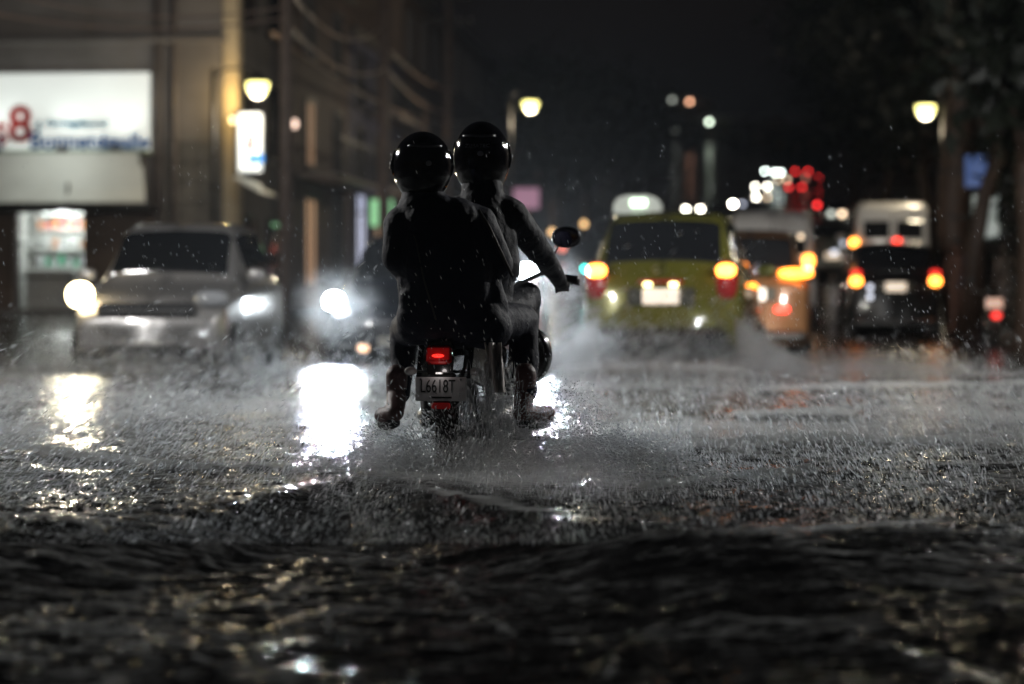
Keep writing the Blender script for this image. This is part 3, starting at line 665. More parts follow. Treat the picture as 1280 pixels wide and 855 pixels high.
# ================================================================== LEFT BUILDINGS
V0 = 54.1; UC = -11.7
def zf(py, u): return pz(py, u, V0)
stucco = mat("grey_stucco", (.19, .175, .172), .75, var=.22, scale=.7, bump=.3)
darkst = mat("dark_stone_cladding", (.085, .08, .075), .6, var=.5, scale=1.5, bump=.5)
white_m = mat("white_board", (.80, .80, .78), .45, var=.03)
def shop():
    gz = g(V0)
    t = thing("corner_shop", "grey corner building with floodlit and self-glowing white sign wall, canopy and grilled shop", "building", T(UC, V0, gz), -A)
    L = lambda px, py, off=0.: Vector((pu(px, V0) - UC, -off, zf(py, pu(px, V0)) - gz))
    X = lambda px: pu(px, V0) - UC
    Z = lambda py: pz(py, -16, V0) - gz
    # front wall with openings: built as pieces
    w = MB()
    x0, x1 = -22, 0; D = .3; top = 11
    dl, dr, db, dt = X(22), X(104), Z(386), Z(266)
    wl, wr = X(-60), X(22)
    w.box(((x0 + dl) / 2, D / 2, top / 2 - .4), (dl - x0, D, top + .8))
    w.box(((dr + x1) / 2, D / 2, top / 2 - .4), (x1 - dr, D, top + .8))
    w.box(((dl + dr) / 2, D / 2, (dt + top) / 2), (dr - dl, D, top - dt))
    w.box(((dl + dr) / 2, D / 2, (db - .8) / 2), (dr - dl, D, db + .8))
    w.box((-.15, D + 3.9, top / 2 - .4), (.3, 7.8, top + .8))
    w.box((-11, D + 7.7, top / 2 - .4), (21.7, .3, top + .8))
    w.box((-11, 4, top + .1), (22.2, 8.2, .2))
    w.build("wall", stucco, t)
    # dark stone cladding right of the shop, in separate slabs
    cx0, cx1, cz0, cz1 = X(206), X(290), Z(420), Z(176)
    nx, nz = 4, 9
    for i in range(nx):
        for j in range(nz):
            a = cx0 + (cx1 - cx0) * i / nx; b = cx0 + (cx1 - cx0) * (i + 1) / nx; c = cz0 + (cz1 - cz0) * j / nz; d = cz0 + (cz1 - cz0) * (j + 1) / nz
            MB().box(((a + b) / 2, -.03 - .01 * ((i * 7 + j * 3) % 3), (c + d) / 2), (b - a - .02, .06, d - c - .02), b=.008).build("stone_slab", darkst, t)
    # sign wall and canopy
    sx0, sx1 = X(-60), X(188)
    MB().box(((sx0 + sx1) / 2, -.05, (Z(190) + Z(92)) / 2), (sx1 - sx0, .1, Z(92) - Z(190)), b=.01).build("sign_panel", emit("glowing_sign_panel", (.93, 1, .95), .52), t)  # part of the floodlit brightness is put into the panel as glow
    MB().box(((sx0 + sx1) / 2, -.45, Z(190) - .03), (sx1 - sx0 + .1, .9, .07), b=.01).build("sign_ledge", mat("pale_green_metal", (.35, .45, .36), .5), t)
    cn = []
    for k, (yy, py) in enumerate(((-.9, 194), (-1.0, 215), (-1.15, 240), (-1.35, 256))):
        e = X(188 + (k * 4)); cn.append([(X(-60), yy, Z(py)), (e, yy, Z(py))])
    sheet_solid(np.array(cn), .03).build("canopy", mat("canopy_fabric", (.72, .73, .70), .5, var=.06, scale=2), t)
    MB().prism([(X(188), Z(194)), (X(200), Z(256)), (X(188), Z(256))], -.98, -.90).build("canopy_gusset", darkst, t)
    MB().box(((X(-60) + X(200)) / 2, -.5, Z(262)), (X(200) - X(-60), .9, .14), b=.02).build("canopy_beam", black_plastic, t)
    MB().tube([(X(103), -1.2, Z(232)), (X(103), -1.2, Z(256))], .03, 8).build("canopy_bracket", iron, t)
    # letters
    red = mat("sign_red", (.42, .012, .008), .5); blue = mat("sign_blue", (.003, .09, .36), .5); teal = mat("sign_teal", (.0, .16, .28), .5)
    ly = -.12
    def tx(b, px, py, size, m, sx=1., sh=0.): text("sign_lettering", b, size, m, t, (X(px), ly, Z(py)), th=.02, sx=sx, shear=sh)
    tx("8", 27, 158, 1.15, red, 1.0); tx("S", 4, 169, .7, red, .9); tx("J", 2, 180, .4, blue, 1.2)
    tx("1", 50, 167, .72, teal, .7)
    tx("Bonneter", 92, 177.5, .50, blue, 1.05); tx("La", 140, 178.5, .48, blue, .98); tx("salle", 166, 178.5, .48, blue, .98); tx("Farmacia", 84, 154.5, .22, teal, 1.25, .3); tx("general", 113, 155.5, .22, teal, 1.25, .3)
    # uplights on the ledge
    for k, px in enumerate((8, 92, 158)):
        u = X(px); MB().box((u, -1.0, Z(190) + .02), (.28, .14, .1), b=.02).box((u, -.95, Z(190) - .03), (.05, .3, .04)).build("floodlight", black_plastic, t)
        wp = T(UC, V0, gz) + (Matrix.Rotation(-A, 3, 'Z') @ Vector((u, -1.0, Z(190) + .12)))
        wt = T(UC, V0, gz) + (Matrix.Rotation(-A, 3, 'Z') @ Vector((u, 0, Z(190) + 1.5)))
        spot("sign_floodlight", wp, wt, 42, (.90, 1, .93), 84, 1.0, .05)
    wp = T(UC, V0, gz) + (Matrix.Rotation(-A, 3, 'Z') @ Vector((X(90), -2.4, Z(190) + .35)))
    wt = T(UC, V0, gz) + (Matrix.Rotation(-A, 3, 'Z') @ Vector((X(90), -.8, Z(235))))
    MB().tube([(X(-62), -.5, Z(262)), (X(-62), -2.4, Z(262) - .1), (X(90), -2.4, Z(190) + .5)], .012, 6).build("added_lamp_arm", iron, t, True)
    spot("added_canopy_light", wp, wt, 50, (.93, 1, .92), 140, .8, .1)  # added light with no lamp body, put in to brighten the canopy
    # lit shop interior with shelves and goods
    inn = T(UC, V0, gz)
    bx = MB(); cxm = (dl + dr) / 2; wd = dr - dl
    bx.box((cxm, 1.9, (db + dt) / 2), (wd + .6, .05, dt - db + .3)); bx.box((dl - .3, 1.1, (db + dt) / 2), (.05, 1.6, dt - db + .3)); bx.box((dr + .3, 1.1, (db + dt) / 2), (.05, 1.6, dt - db + .3))
    bx.box((cxm, 1.1, dt + .12), (wd + .6, 1.6, .05)); bx.box((cxm, 1.1, db - .05), (wd + .6, 1.6, .05))
    bx.build("interior", white_m, t)
    cols = [(.7, .7, .7), (.05, .15, .5), (.6, .2, .05), (.1, .4, .25), (.75, .75, .8), (.6, .1, .1)]
    for j in range(5):
        z = db + .1 + (dt - db) * j / 5
        s_ = MB().box((cxm, 1.6, z), (wd + .4, .35, .03)).build("shelf", white_m, t)
        for k in range(9):
            c = cols[(k * 3 + j * 2 + (k * j) % 4) % 6]; hh = .14 + .12 * ((k * 5 + j) % 3) / 2
            MB().box((dl + .1 + k * wd / 9, 1.5, z + .015 + hh / 2), (.09 + .03 * (k % 2), .1, hh), b=.01).build("product", mat("product_%d" % (cols.index(c)), c, .5), s_)
    MB().box((cxm - .1, .5, db + .45), (wd * .75, .4, .9), b=.02).build("counter", white_m, t)
    MB().box((cxm, 1.0, dt + .04), (wd * .6, .12, .05)).build("ceiling_tube", emit("shop_tube", (.9, 1, .95), 12), t)
    q = point("shop_interior_light", inn + (Matrix.Rotation(-A, 3, 'Z') @ Vector((cxm, .9, dt - .25))), 60, (.9, 1, .95), .1)
    n = 15
    for k in range(n): MB().tube([(dl + .04 + (wd - .08) * k / (n - 1), -.04, db), (dl + .04 + (wd - .08) * k / (n - 1), -.04, dt)], .012, 6).build("grille_bar", iron, t)
    for f in (.33, .68): MB().box((cxm, -.04, db + (dt - db) * f), (wd, .03, .04)).build("grille_rail", iron, t)
    # shutter and side panels
    MB().box((X(150), -.03, (Z(266) + Z(386)) / 2), (X(198) - X(108), .05, Z(266) - Z(386)), b=.01).build("shutter", mat("brown_shutter", (.10, .07, .055), .5, var=.2), t)
    for k in range(12): MB().box((X(150), -.065, Z(386) + (Z(266) - Z(386)) * (k + .5) / 12), (X(198) - X(108), .03, .09), b=.01).build("shutter_slat", MATS["brown_shutter"], t)
    MB().box((X(-25), -.03, (Z(266) + Z(386)) / 2), (X(18) - X(-66), .06, Z(266) - Z(386)), b=.01).build("door_panel", MATS["brown_shutter"], t)
    # pipes, string course
    for px, r in ((219, .07), (196, .04), (203, .03)): MB().tube([(X(px), -.1, -.2), (X(px), -.1, 10.5)], r, 10).build("drain_pipe", mat("pipe_grey", (.14, .12, .115), .4, var=.2), t, True)
    MB().box((-11, -.1, Z(52)), (22, .2, .12), b=.02).build("string_course", stucco, t)
    MB().box((-11, -.1, 10.9), (22.4, .3, .35), b=.04).build("cornice", stucco, t)
    MB().box((.08, .14, 5.2), (.36, .5, 11), b=.03).build("corner_pilaster", mat("cream_plaster", (.5, .42, .3), .6, var=.15), t)
    for vv in (2.2, 5.2):
        for zz in (.2, 3.6, 6.6):
            f = MB().box((.03, vv, zz + 1.1), (.1, 1.3, 2.0), b=.02).build("window", iron, t); MB().box((.07, vv, zz + 1.1), (.05, 1.1, 1.8)).build("pane", glass, f)
    return t
shop()
# vertical illuminated sign on the corner
sp = P(313, 178, 53.2)
t = thing("vertical_sign", "bright vertical light box sign with red and blue emblem on the corner", "sign", (sp.x, sp.y, sp.z), -A)
MB().box((0, 0, 0), (.52, .16, 1.30), b=.03).build("light_box", emit("lightbox_white", (.93, 1, .98), .85), t)
MB().box((.02, -.095, .0), (.15, .03, .34), R(0), b=.02).build("emblem", emit("emblem_red", (1, .08, .05), .7, (.7, .03, .03)), t).rotation_euler.y = R(8)
MB().box((.14, -.095, -.36), (.34, .03, .18), b=.01).build("emblem_band", emit("emblem_blue", (.03, .3, .9), .8, (.03, .2, .6)), t)
MB().box((-.33, .05, 0), (.04, .1, 1.46)).build("bracket", iron, t)
sheet_solid([[(-.34, -.1, -.72), (.4, -.9, -.95)], [(-.34, -.1, -.80), (.46, -1.0, -1.18)], [(-.34, .8, -.80), (.46, .8, -1.18)]], .03).build("sign_canopy", MATS["canopy_fabric"], t)
point("vertical_sign_light", sp + Vector((-.1, -.9, .2)), 26, (.9, 1, .97), .25)

p = P(291, 150, 53.3)
t = thing("wall_lamp", "added golden uplight washing the corner pilaster beside the vertical sign", "lamp", p, -A)
MB().lathe([(.02, -.08), (.06, -.06), (.07, .05), (.05, .06), (.001, .05)], 14).build("bulb", emit("added_golden_lamp", (1, .72, .2), 3), t, True); MB().box((0, .2, -.03), (.04, .35, .04)).build("bracket", iron, t)
point("added_golden_light", P(293, 122, 54.25), 40, (1, .66, .2), .06)  # uplight added to give the pilaster its yellow strip
brick_p = [((.10, .075, .065), "brown_plaster"), ((.085, .085, .13), "blue_grey_plaster"), ((.15, .11, .085), "tan_plaster"), ((.10, .065, .055), "red_brown_plaster"), ((.13, .12, .12), "pale_plaster")]
warm_win = emit("lit_window_warm", (1, .55, .28), .35); cool_win = emit("lit_window_cool", (.7, .75, 1), .9); dark_win = glass
def facade(v0, v1, h, mi, label, lit, balc, u=UC, side=1, floors=3):
    """side=1: left row, facing +u"""
    gz = g(v0); c, nm = brick_p[mi]; L = v1 - v0
    t = thing("town_house", label, "building", T(u, v0, gz), -A, "buildings lining the avenue")
    m = mat(nm, c, .7, var=.25, scale=.8, bump=.3)
    s = side; up = g(v1) - gz
    MB().box((-s * 4, L / 2, h / 2 - .5), (8, L - .02, h + 1)).build("wall", m, t)
    MB().box((-s * 3.9, L / 2, h + .12), (8.3, L + .02, .24), b=.04).build("roof", mat("roof_slab", (.12, .11, .1), .7), t)
    MB().box((s * .06, L / 2, h - .4), (.2, L - .04, .22), b=.03).build("cornice", m, t)
    fh = h / floors; n = max(2, int(L / 3.2))
    for fl in range(floors):
        for k in range(n):
            y = L * (k + .5) / n; z = up * (y / L) * (1 if fl == 0 else 0) + fl * fh + (1.25 if fl == 0 else fh * .5)
            hh = 2.3 if fl == 0 else 1.7; ww = 1.6 if fl == 0 else 1.1
            lm = lit.get((fl, k)); f = MB()
            f.box((s * .04, y, z + hh / 2 + .05), (.14, ww + .24, .12)); f.box((s * .05, y, z - hh / 2 - .04), (.2, ww + .24, .1))
            f.box((s * .04, y - ww / 2 - .06, z), (.12, .12, hh)); f.box((s * .04, y + ww / 2 + .06, z), (.12, .12, hh)); f.box((s * .05, y, z), (.08, .05, hh))
            fo = f.build("door" if fl == 0 else "window", mat("window_frame", (.10, .09, .085), .5), t)
            MB().box((s * .012, y, z), (.05, ww, hh)).build("pane", lm or dark_win, fo)
        if fl in balc:
            a, b = balc[fl]; y = L * (a + b) / 2; bl = L * (b - a)
            bo = MB().box((s * .55, y, fl * fh + .25), (1.0, bl, .16), b=.03).build("balcony", mat("balcony_slab", (.3, .26, .24), .6), t)
            rm = MB(); nb = int(bl / .3)
            for k in range(nb + 1): rm.box((s * 1.02, y - bl / 2 + k * bl / nb, fl * fh + .8), (.025, .025, 1.0))
            rm.box((s * 1.02, y, fl * fh + 1.3), (.05, bl, .05)); rm.build("railing", iron, bo)
    return t
facade(54.1 + 7.95, 71, 8.6, 3, "red brown house with balcony right after the corner building", {(0, 0): warm_win, (1, 0): warm_win}, {1: (.05, .95)}, floors=3)
facade(71.02, 82, 7.2, 1, "blue grey house with cool lit ground floor past the dark pole", {(0, 0): cool_win, (0, 1): warm_win}, {1: (.1, .6), 2: (.3, .95)}, floors=2 + 1)
facade(82.02, 96, 9.5, 2, "tan house catching yellow lamp light left of the helmets", {(0, 2): warm_win, (1, 1): warm_win}, {1: (.0, .5)}, floors=3)
facade(96.02, 121, 9.0, 3, "long red brown building behind the helmets", {(0, 3): warm_win, (1, 5): warm_win, (0, 6): cool_win}, {1: (.4, .9)}, floors=3)
facade(121.02, 160, 8.0, 0, "brown building far along the left side of the avenue", {(0, 2): warm_win, (0, 7): warm_win, (1, 4): warm_win}, {}, floors=2 + 1)
facade(160.02, 215, 8.5, 4, "pale building farthest along the left side of the avenue", {(0, 4): warm_win, (1, 9): cool_win}, {}, floors=3)
facade(66, 95, 6.5, 0, "low brown building behind the trees at right", {}, {}, u=10.0, side=-1, floors=2)
facade(95.02, 140, 8, 4, "pale building half way up the right side of the avenue", {(0, 5): warm_win}, {}, u=10.0, side=-1, floors=3)
facade(140.02, 200, 7, 3, "red brown building far up the right side of the avenue", {(1, 3): warm_win}, {}, u=10.0, side=-1, floors=2)
facade(30, 65.98, 8, 0, "dark brown building at the right edge of the frame", {}, {}, u=10.9, side=-1, floors=3)

# shop signs on the left facades
def board(name, px, py, d, w, h, m, label, rz=-A, cat="sign"):
    p = P(px, py, d); t = thing(name, label, cat, p, rz)
    MB().box((0, 0, 0), (w, .14, h), b=.02).build("sign_face", m, t); MB().box((0, .09, 0), (w + .06, .06, h + .06), b=.01).build("sign_frame", iron, t)
    MB().box((-w / 2 - .25, .09, 0), (.5, .05, .05)).build("bracket", iron, t)
    return t
board("green_sign", 477, 266, 68, .62, .75, emit("green_sign_face", (.45, 1, .5), .65, (.2, .5, .25)), "small green lit sign at the pillion's left shoulder")
board("pink_sign", 658, 248, 95, 1.0, .8, emit("pink_sign_face", (1, .5, .75), .25, (.6, .3, .45)), "dim pink sign right of the driver's helmet")
board("blue_sign", 1220, 214, 47, .42, .62, emit("blue_sign_face", (.25, .4, .9), .16, (.08, .14, .4)), "dim blue sign between the thick tree and the forked tree")
board("white_sign", 1232, 271, 46, .50, .85, emit("white_sign_face", (.75, .9, .85), .12, (.5, .55, .52)), "pale grey board hanging below the blue sign at right")
board("traffic_light_sign", 731, 336, 60, .10, .12, emit("teal_lamp", (.03, .9, .75), 9), "tiny teal green signal lamp left of the taxi", cat="signal")
for (px, py, d, m, lb) in ((690, 290, 90, emit("amber_lamp_dim", (1, .6, .25), 2.5), "small amber wall lamp above the motorbike mirror"), (730, 280, 90, MATS["amber_lamp_dim"], "small amber wall lamp right of the motorbike mirror"), (341, 272, 62, emit("peach_lamp", (1, .7, .55), 2.5), "small peach wall lamp over the silver car's rear"), (367, 155, 63, MATS["peach_lamp"], "small peach wall lamp just right of the thick pole"), (703, 310, 85, emit("red_lamp_dim", (1, .2, .12), 2), "small red wall lamp beside the driver's elbow")):
    p = P(px, py, d); t = thing("wall_lamp", lb, "lamp", p, 0)
    MB().ball((0, 0, 0), (.11, .11, .12), 12, 8).build("bulb", m, t, True); MB().box((0, .14, .05), (.08, .2, .05)).build("bracket", iron, t)

# ================================================================== HILLSIDE HOUSES
def hill_house(px, py, d, m, label, i):
    p = P(px, py, d); u, v = uv_of(p.x, d); gz = g(v); t = thing("hillside_house", label, "house", (p.x, d, gz), -A + .2 * math.sin(i * 3), "lamp lit houses on the far hill")
    hh = max(3.2, min(9, p.z - gz - .3))
    MB().box((0, 4, hh / 2 - 1), (9, 7, hh + 2)).build("wall", brick_mat(i), t)
    MB().prism([(-5, hh), (5, hh), (0, hh + 1.8)], .2, 8).build("roof", MATS["roof_slab"], t)
    for x in (-2.6, 2.6): MB().box((x, .48, hh * .55), (1.2, .1, 1.3), b=.02).build("window", glass, t)
    MB().box((0, .46, .9), (1, .1, 2.1), b=.02).build("door", mat("house_door", (.08, .05, .04), .5), t)
    l = MB().box((0, -1.3, p.z - gz), (.1, 3.6, .1)).build("lamp_bracket", iron, t)
    if p.z - gz > hh: MB().tube([(0, .6, hh - .5), (0, .5, p.z - gz)], .06, 6).build("lamp_mast", iron, t)
    MB().ball((0, -3.1, p.z - gz), (.34, .3, .34), 12, 8).build("lamp_globe", m, l, True)
def brick_mat(i): return mat('dark_hill_plaster', (.03, .028, .026), .8)
g1 = emit("hill_lamp_grey", (.75, .8, .7), 2.2); g2 = emit("hill_lamp_orange", (1, .5, .3), 7); g3 = emit("hill_lamp_white", (.85, 1, .8), 9); g4 = emit("hill_lamp_warm", (1, .75, .55), 5)
for i, (px, py, d, m, lb) in enumerate(((841, 127, 452, g1, "topmost left hillside house with a dim grey lamp"), (862, 129, 450, g2, "topmost hillside house with an orange lamp"), (888, 154, 430, g3, "hillside house with a bright white lamp alone on the slope"), (844, 166, 425, g1, "hillside house with a faint lamp below the topmost pair"), (945, 179, 410, g1, "hillside house with a faint lamp above the traffic"), (966, 187, 405, g4, "hillside house with a warm lamp above the traffic"), (996, 202, 380, g3, "hillside house with a white lamp just over the red tail lamps"))):
    hill_house(px, py, d, m, lb, i)

# ================================================================== TREES
bark = mat("wet_bark", (.055, .032, .022), .55, var=.4, scale=6, bump=.6)
leafm = mat("night_leaves", (.010, .014, .008), .5, var=.4, scale=2)
def tree(name, label, base, h, r, crown_r, nleaf, seed, lean=(0, 0), leaves=True, limbs=7, ls=.16, lo=.45):
    rg = np.random.default_rng(seed); t = thing(name, label, "tree", base, 0)
    tip = Vector((lean[0], lean[1], h)); m = MB()
    tr = [Vector((lean[0] * (k / 6) ** 1.5 + .06 * rg.normal(), lean[1] * k / 6, h * .75 * k / 6 - (.3 if k == 0 else 0))) for k in range(7)]
    m.tube(tr, [r * 1.25, r * 1.02, r * .95, r * .88, r * .8, r * .7, r * .5], 12).build("trunk", bark, t, True)
    ends = []
    lm = MB()
    for k in range(limbs):
        st = tr[3 + k % 4]; a = 2 * math.pi * k / limbs + rg.random(); q = [st]
        for j in range(1, 5):
            f = j / 4; q.append(st + Vector((math.cos(a) * crown_r * .75 * f, math.sin(a) * crown_r * .75 * f, h * (.30 + .1 * rg.random()) * f ** .8)) + Vector(rg.normal(0, .08, 3)))
        lm.tube(q, [r * .42, r * .3, r * .2, r * .12, r * .05], 8); ends += q[2:]
    lm.build("limb", bark, t, True)
    if leaves:
        C = np.array([tuple(e) for e in ends]); n = nleaf
        idx = rg.integers(0, len(C), n); c = C[idx] + rg.normal(0, crown_r * .26, (n, 3)); nn = rg.normal(size=(n, 3)); nn /= np.linalg.norm(nn, axis=1, keepdims=True)
        a = np.cross(nn, rg.normal(size=(n, 3))); a /= np.linalg.norm(a, axis=1, keepdims=True); b = np.cross(nn, a); s = ls * (.6 + .8 * rg.random((n, 1)))
        V = np.stack([c - a * s, c + b * s * .5, c + a * s, c - b * s * .5], 1).reshape(-1, 3)
        me = bpy.data.meshes.new("crown"); me.from_pydata(V.tolist(), [], [(4 * i, 4 * i + 1, 4 * i + 2, 4 * i + 3) for i in range(n)]); me.materials.append(leafm)
        o = bpy.data.objects.new("crown", me); COL.objects.link(o); o.parent = t
    return t
p = P(1201, 400, 49); tree("thick_tree", "tree with a very thick reddish trunk right of the black wagon", (p.x, 49, .05), 20, .34, 2.6, 4200, 3, limbs=9, ls=.2)
# forked tree at right edge
tf = thing("forked_tree", "forked bare limbed tree catching orange light at the right edge", "tree", (P(1215, 400, 43).x, 43, -.1), 0)
b0 = Vector(tf.location)
def W_(px, py, d=43): return P(px, py, d) - b0
MB().tube([W_(1212, 420), W_(1220, 300), W_(1232, 240), W_(1252, 180), W_(1262, 130), W_(1273, 60), W_(1290, -40)], [.22, .15, .13, .115, .10, .085, .07], 12).build("trunk", bark, tf, True)
MB().tube([W_(1252, 182), W_(1243, 172), W_(1228, 155), W_(1220, 140)], [.08, .07, .06, .045], 10).build("limb", bark, tf, True)
MB().tube([W_(1235, 165), W_(1248, 140), W_(1250, 110), W_(1262, 60), W_(1240, -10)], [.05, .045, .04, .035, .03], 10).build("limb", bark, tf, True)
MB().tube([W_(1258, 160), W_(1280, 110), W_(1310, 60)], [.06, .05, .04], 10).build("limb", bark, tf, True)
ivy = np.random.default_rng(5); n = 5000
c = np.stack([ivy.normal(1.5, .5, n), ivy.normal(.6, .9, n), ivy.normal(4.9, 1.6, n)], 1); s = .11
nn = ivy.normal(size=(n, 3)); nn /= np.linalg.norm(nn, axis=1, keepdims=True); a = np.cross(nn, ivy.normal(size=(n, 3))); a /= np.linalg.norm(a, axis=1, keepdims=True); b = np.cross(nn, a)
me = bpy.data.meshes.new("crown"); me.from_pydata(np.stack([c - a * s, c + b * s * .5, c + a * s, c - b * s * .5], 1).reshape(-1, 3).tolist(), [], [(4 * i, 4 * i + 1, 4 * i + 2, 4 * i + 3) for i in range(n)]); me.materials.append(leafm)
o = bpy.data.objects.new("crown", me); COL.objects.link(o); o.parent = tf
for i, (px, d, h, cr, lb) in enumerate(((1282, 38, 7.5, 1.6, "dark leafy tree filling the right edge behind the parked motorbike"), (1110, 86, 8, 3.2, "leafy tree behind the white passenger van"), (1070, 110, 8.5, 3.6, "round crowned tree above the grey car"), (1160, 72, 8, 3.0, "leafy tree beside the right street lamp"), (700, 100, 6.5, 2.4, "small leafy tree right of the second street lamp"), (735, 128, 8, 3, "leafy tree on the left kerb beyond the taxi"), (780, 170, 9, 4, "broad tree on the left side far beyond the taxi"))):
    x = (px - 640) / F * d; v = uv_of(x, d)[1]
    tree("leafy_tree", lb, (x, d, g(v)), h, .2, cr, 4200, 20 + i, ls=.2)

# ================================================================== CAPSULE BODIES
def capsules_mesh(name, caps, voxel, m, parent, smooth=4, wrinkle=0., wscale=.12):
    mb = MB()
    for c in caps:
        if len(c) == 4:
            a, ra, b, rb = c; a = Vector(a); b = Vector(b); L = (b - a).length
            q = (b - a).to_track_quat('Z', 'Y').to_matrix().to_4x4() if L > 1e-5 else Matrix.Identity(4)
            pr = [(.0005, -ra)] + [(ra * math.cos(x), ra * math.sin(x)) for x in np.linspace(-1.3, 0, 6)] + [(rb * math.cos(x), L + rb * math.sin(x)) for x in np.linspace(0, 1.3, 6)] + [(.0005, L + rb)]
            mb.lathe(pr, 16, Matrix.Translation(a) @ q)
            k = mb.n; f0 = k - 16
        else:
            p, r, M = c; mb.ball(p, r, 20, 14, 1.0, M)
    o = mb.build(name + "_tmp", m)
    md = o.modifiers.new("r", 'REMESH'); md.mode = 'VOXEL'; md.voxel_size = voxel
    s = o.modifiers.new("s", 'SMOOTH'); s.factor = .5; s.iterations = smooth
    if wrinkle:
        tx = bpy.data.textures.new(name + "_w", 'CLOUDS'); tx.noise_scale = wscale; tx.noise_depth = 3
        dm = o.modifiers.new("d", 'DISPLACE'); dm.texture = tx; dm.strength = wrinkle; dm.mid_level = .5; dm.texture_coords = 'GLOBAL'
    dg = bpy.context.evaluated_depsgraph_get(); me = bpy.data.meshes.new_from_object(o.evaluated_get(dg))
    bpy.data.objects.remove(o); me.name = name
    me.polygons.foreach_set("use_smooth", [True] * len(me.polygons))
    q = bpy.data.objects.new(name, me); COL.objects.link(q); q.parent = parent
    return q
def rootp(label, base, name="person"):
    t = thing(name, label, "person", base); b = Vector(base)
    return t, (lambda px, py, d: P(px, py, d) - b)
navy_cloth = mat("wet_dark_jacket", (.008, .010, .024), .62, bump=.4, scale=60, spec=.22)
black_cloth = mat("wet_black_jacket", (.008, .009, .017), .62, bump=.4, scale=60, spec=.22)
shell = mat("helmet_gloss_black", (.006, .006, .008), .07, coat=.3, bump=.06, scale=90, spec=.3)
visor_m = mat("helmet_visor_smoke", (.012, .012, .014), .05, coat=.4)
shoe_m = mat("brown_leather_shoe", (.11, .045, .042), .45, bump=.4, scale=30)
EY = Matrix.Identity(4)
def helmet(t, c, r, tilt=0., rz=0., txt=None):
    M = Matrix.Translation(c) @ Matrix.Rotation(rz, 4, 'Z') @ Matrix.Rotation(tilt, 4, 'X')
    def shp(v, n=40, m=28, k=1.0):
        V = []; Fc = []
        for i in range(m + 1):
            ph = math.pi * (i / m * .86 + .14 - .5)   # open at the bottom
            for j in range(n):
                a = 2 * math.pi * j / n; cc = math.cos(ph) if ph > 0 else math.cos(ph) ** .62; cx, sy, z = cc * math.cos(a), cc * math.sin(a), math.sin(ph)
                w = 1.0
                if z < 0: w = 1 - .10 * z * z; 
                fr = (.14 * max(0, sy) * max(0, -z + .2))     # chin bar forward
                V.append((cx * r[0] * w * k, sy * r[1] * (1 + fr) * k, z * r[2] * k))
        for i in range(m):
            for j in range(n): Fc.append((i * n + j, i * n + (j + 1) % n, (i + 1) * n + (j + 1) % n, (i + 1) * n + j))
        return V, Fc
    V, Fc = shp(None); V2, F2 = shp(None, k=.93)
    mb = MB().add(V, Fc, M); mb.add(V2, [f[::-1] for f in F2], M)
    h = mb.build("helmet", shell, t, True)
    # visor wraps the front
    G = []
    for z in np.linspace(-.28, .42, 8):
        row = []
        for a in np.linspace(R(-2), R(182), 30):
            q = math.sqrt(1 - z * z); row.append(M @ Vector((math.cos(a) * q * r[0] * 1.045, math.sin(a) * q * r[1] * 1.09, z * r[2] * 1.03)))
        G.append(row[::-1])
    sheet_solid(np.array([[tuple(p) for p in r_] for r_ in G]), .004).build("visor", visor_m, h, True)
    # neck roll rim
    pts = [M @ Vector((math.cos(a) * r[0] * .58, math.sin(a) * r[1] * .60 + .004, -r[2] * .905)) for a in np.linspace(0, 2 * math.pi, 33)]
    MB().tube(pts, .012, 8, cap=False).build("helmet_rim", black_plastic, h, True)
    for s_ in (1, -1): MB().lathe([(.001, .008), (.018, .006), (.020, 0), (.020, -.01)], 16, M @ Matrix.Translation((s_ * r[0] * 1.03, r[1] * .12, 0)) @ Matrix.Rotation(R(90) * s_, 4, 'Y')).build("visor_pivot", black_plastic, h, True)
    # vents and ridge at the back
    MB().tube([M @ Vector((x, -r[1] * math.sqrt(max(.01, 1 - (x / r[0]) ** 2 - .36)) - .004, r[2] * .60)) for x in np.linspace(-r[0] * .55, r[0] * .55, 12)], .006, 6).build("vent_ridge", mat("helmet_grey_trim", (.12, .12, .13), .3), h, True)
    MB().ball(M @ Vector((.012, -r[1] * .985, r[2] * .12)), (.014, .006, .012), 12, 8).build("vent", mat("helmet_badge", (.35, .35, .36), .3, metal=.8), h, True)
    if txt: text("helmet_lettering", txt, .024, mat("faded_lettering", (.22, .22, .24), .4), h, tuple(M @ Vector((0, -r[1] * .95 - .008, r[2] * .33))), (R(90) - R(18), 0, rz), .001, 1.15)
    return h
def foot(t, ank, toe, heel, r, m=shoe_m):
    c = [(ank, r * .95, heel, r * .80), (heel, r * .80, toe, r * .72), (ank + (Vector((0, 0, .09))), r * 1.0, ank, r * .95), (heel.lerp(toe, .5) + Vector((0, 0, -.01)), r * .8, toe, r * .75)]
    sh = capsules_mesh("shoe", c, .007, m, t, 3)
    dn = Vector((0, 0, -r * .78)); MB().tube([heel + dn * 1.0, heel.lerp(toe, .5) + dn * 1.15, toe + dn * .95], [r * .55, r * .6, r * .55], 10).build("sole", black_plastic, sh, True)
    return sh

for q_ in (navy_cloth, black_cloth): q_.node_tree.nodes['Principled BSDF'].inputs['Coat Roughness'].default_value = .2
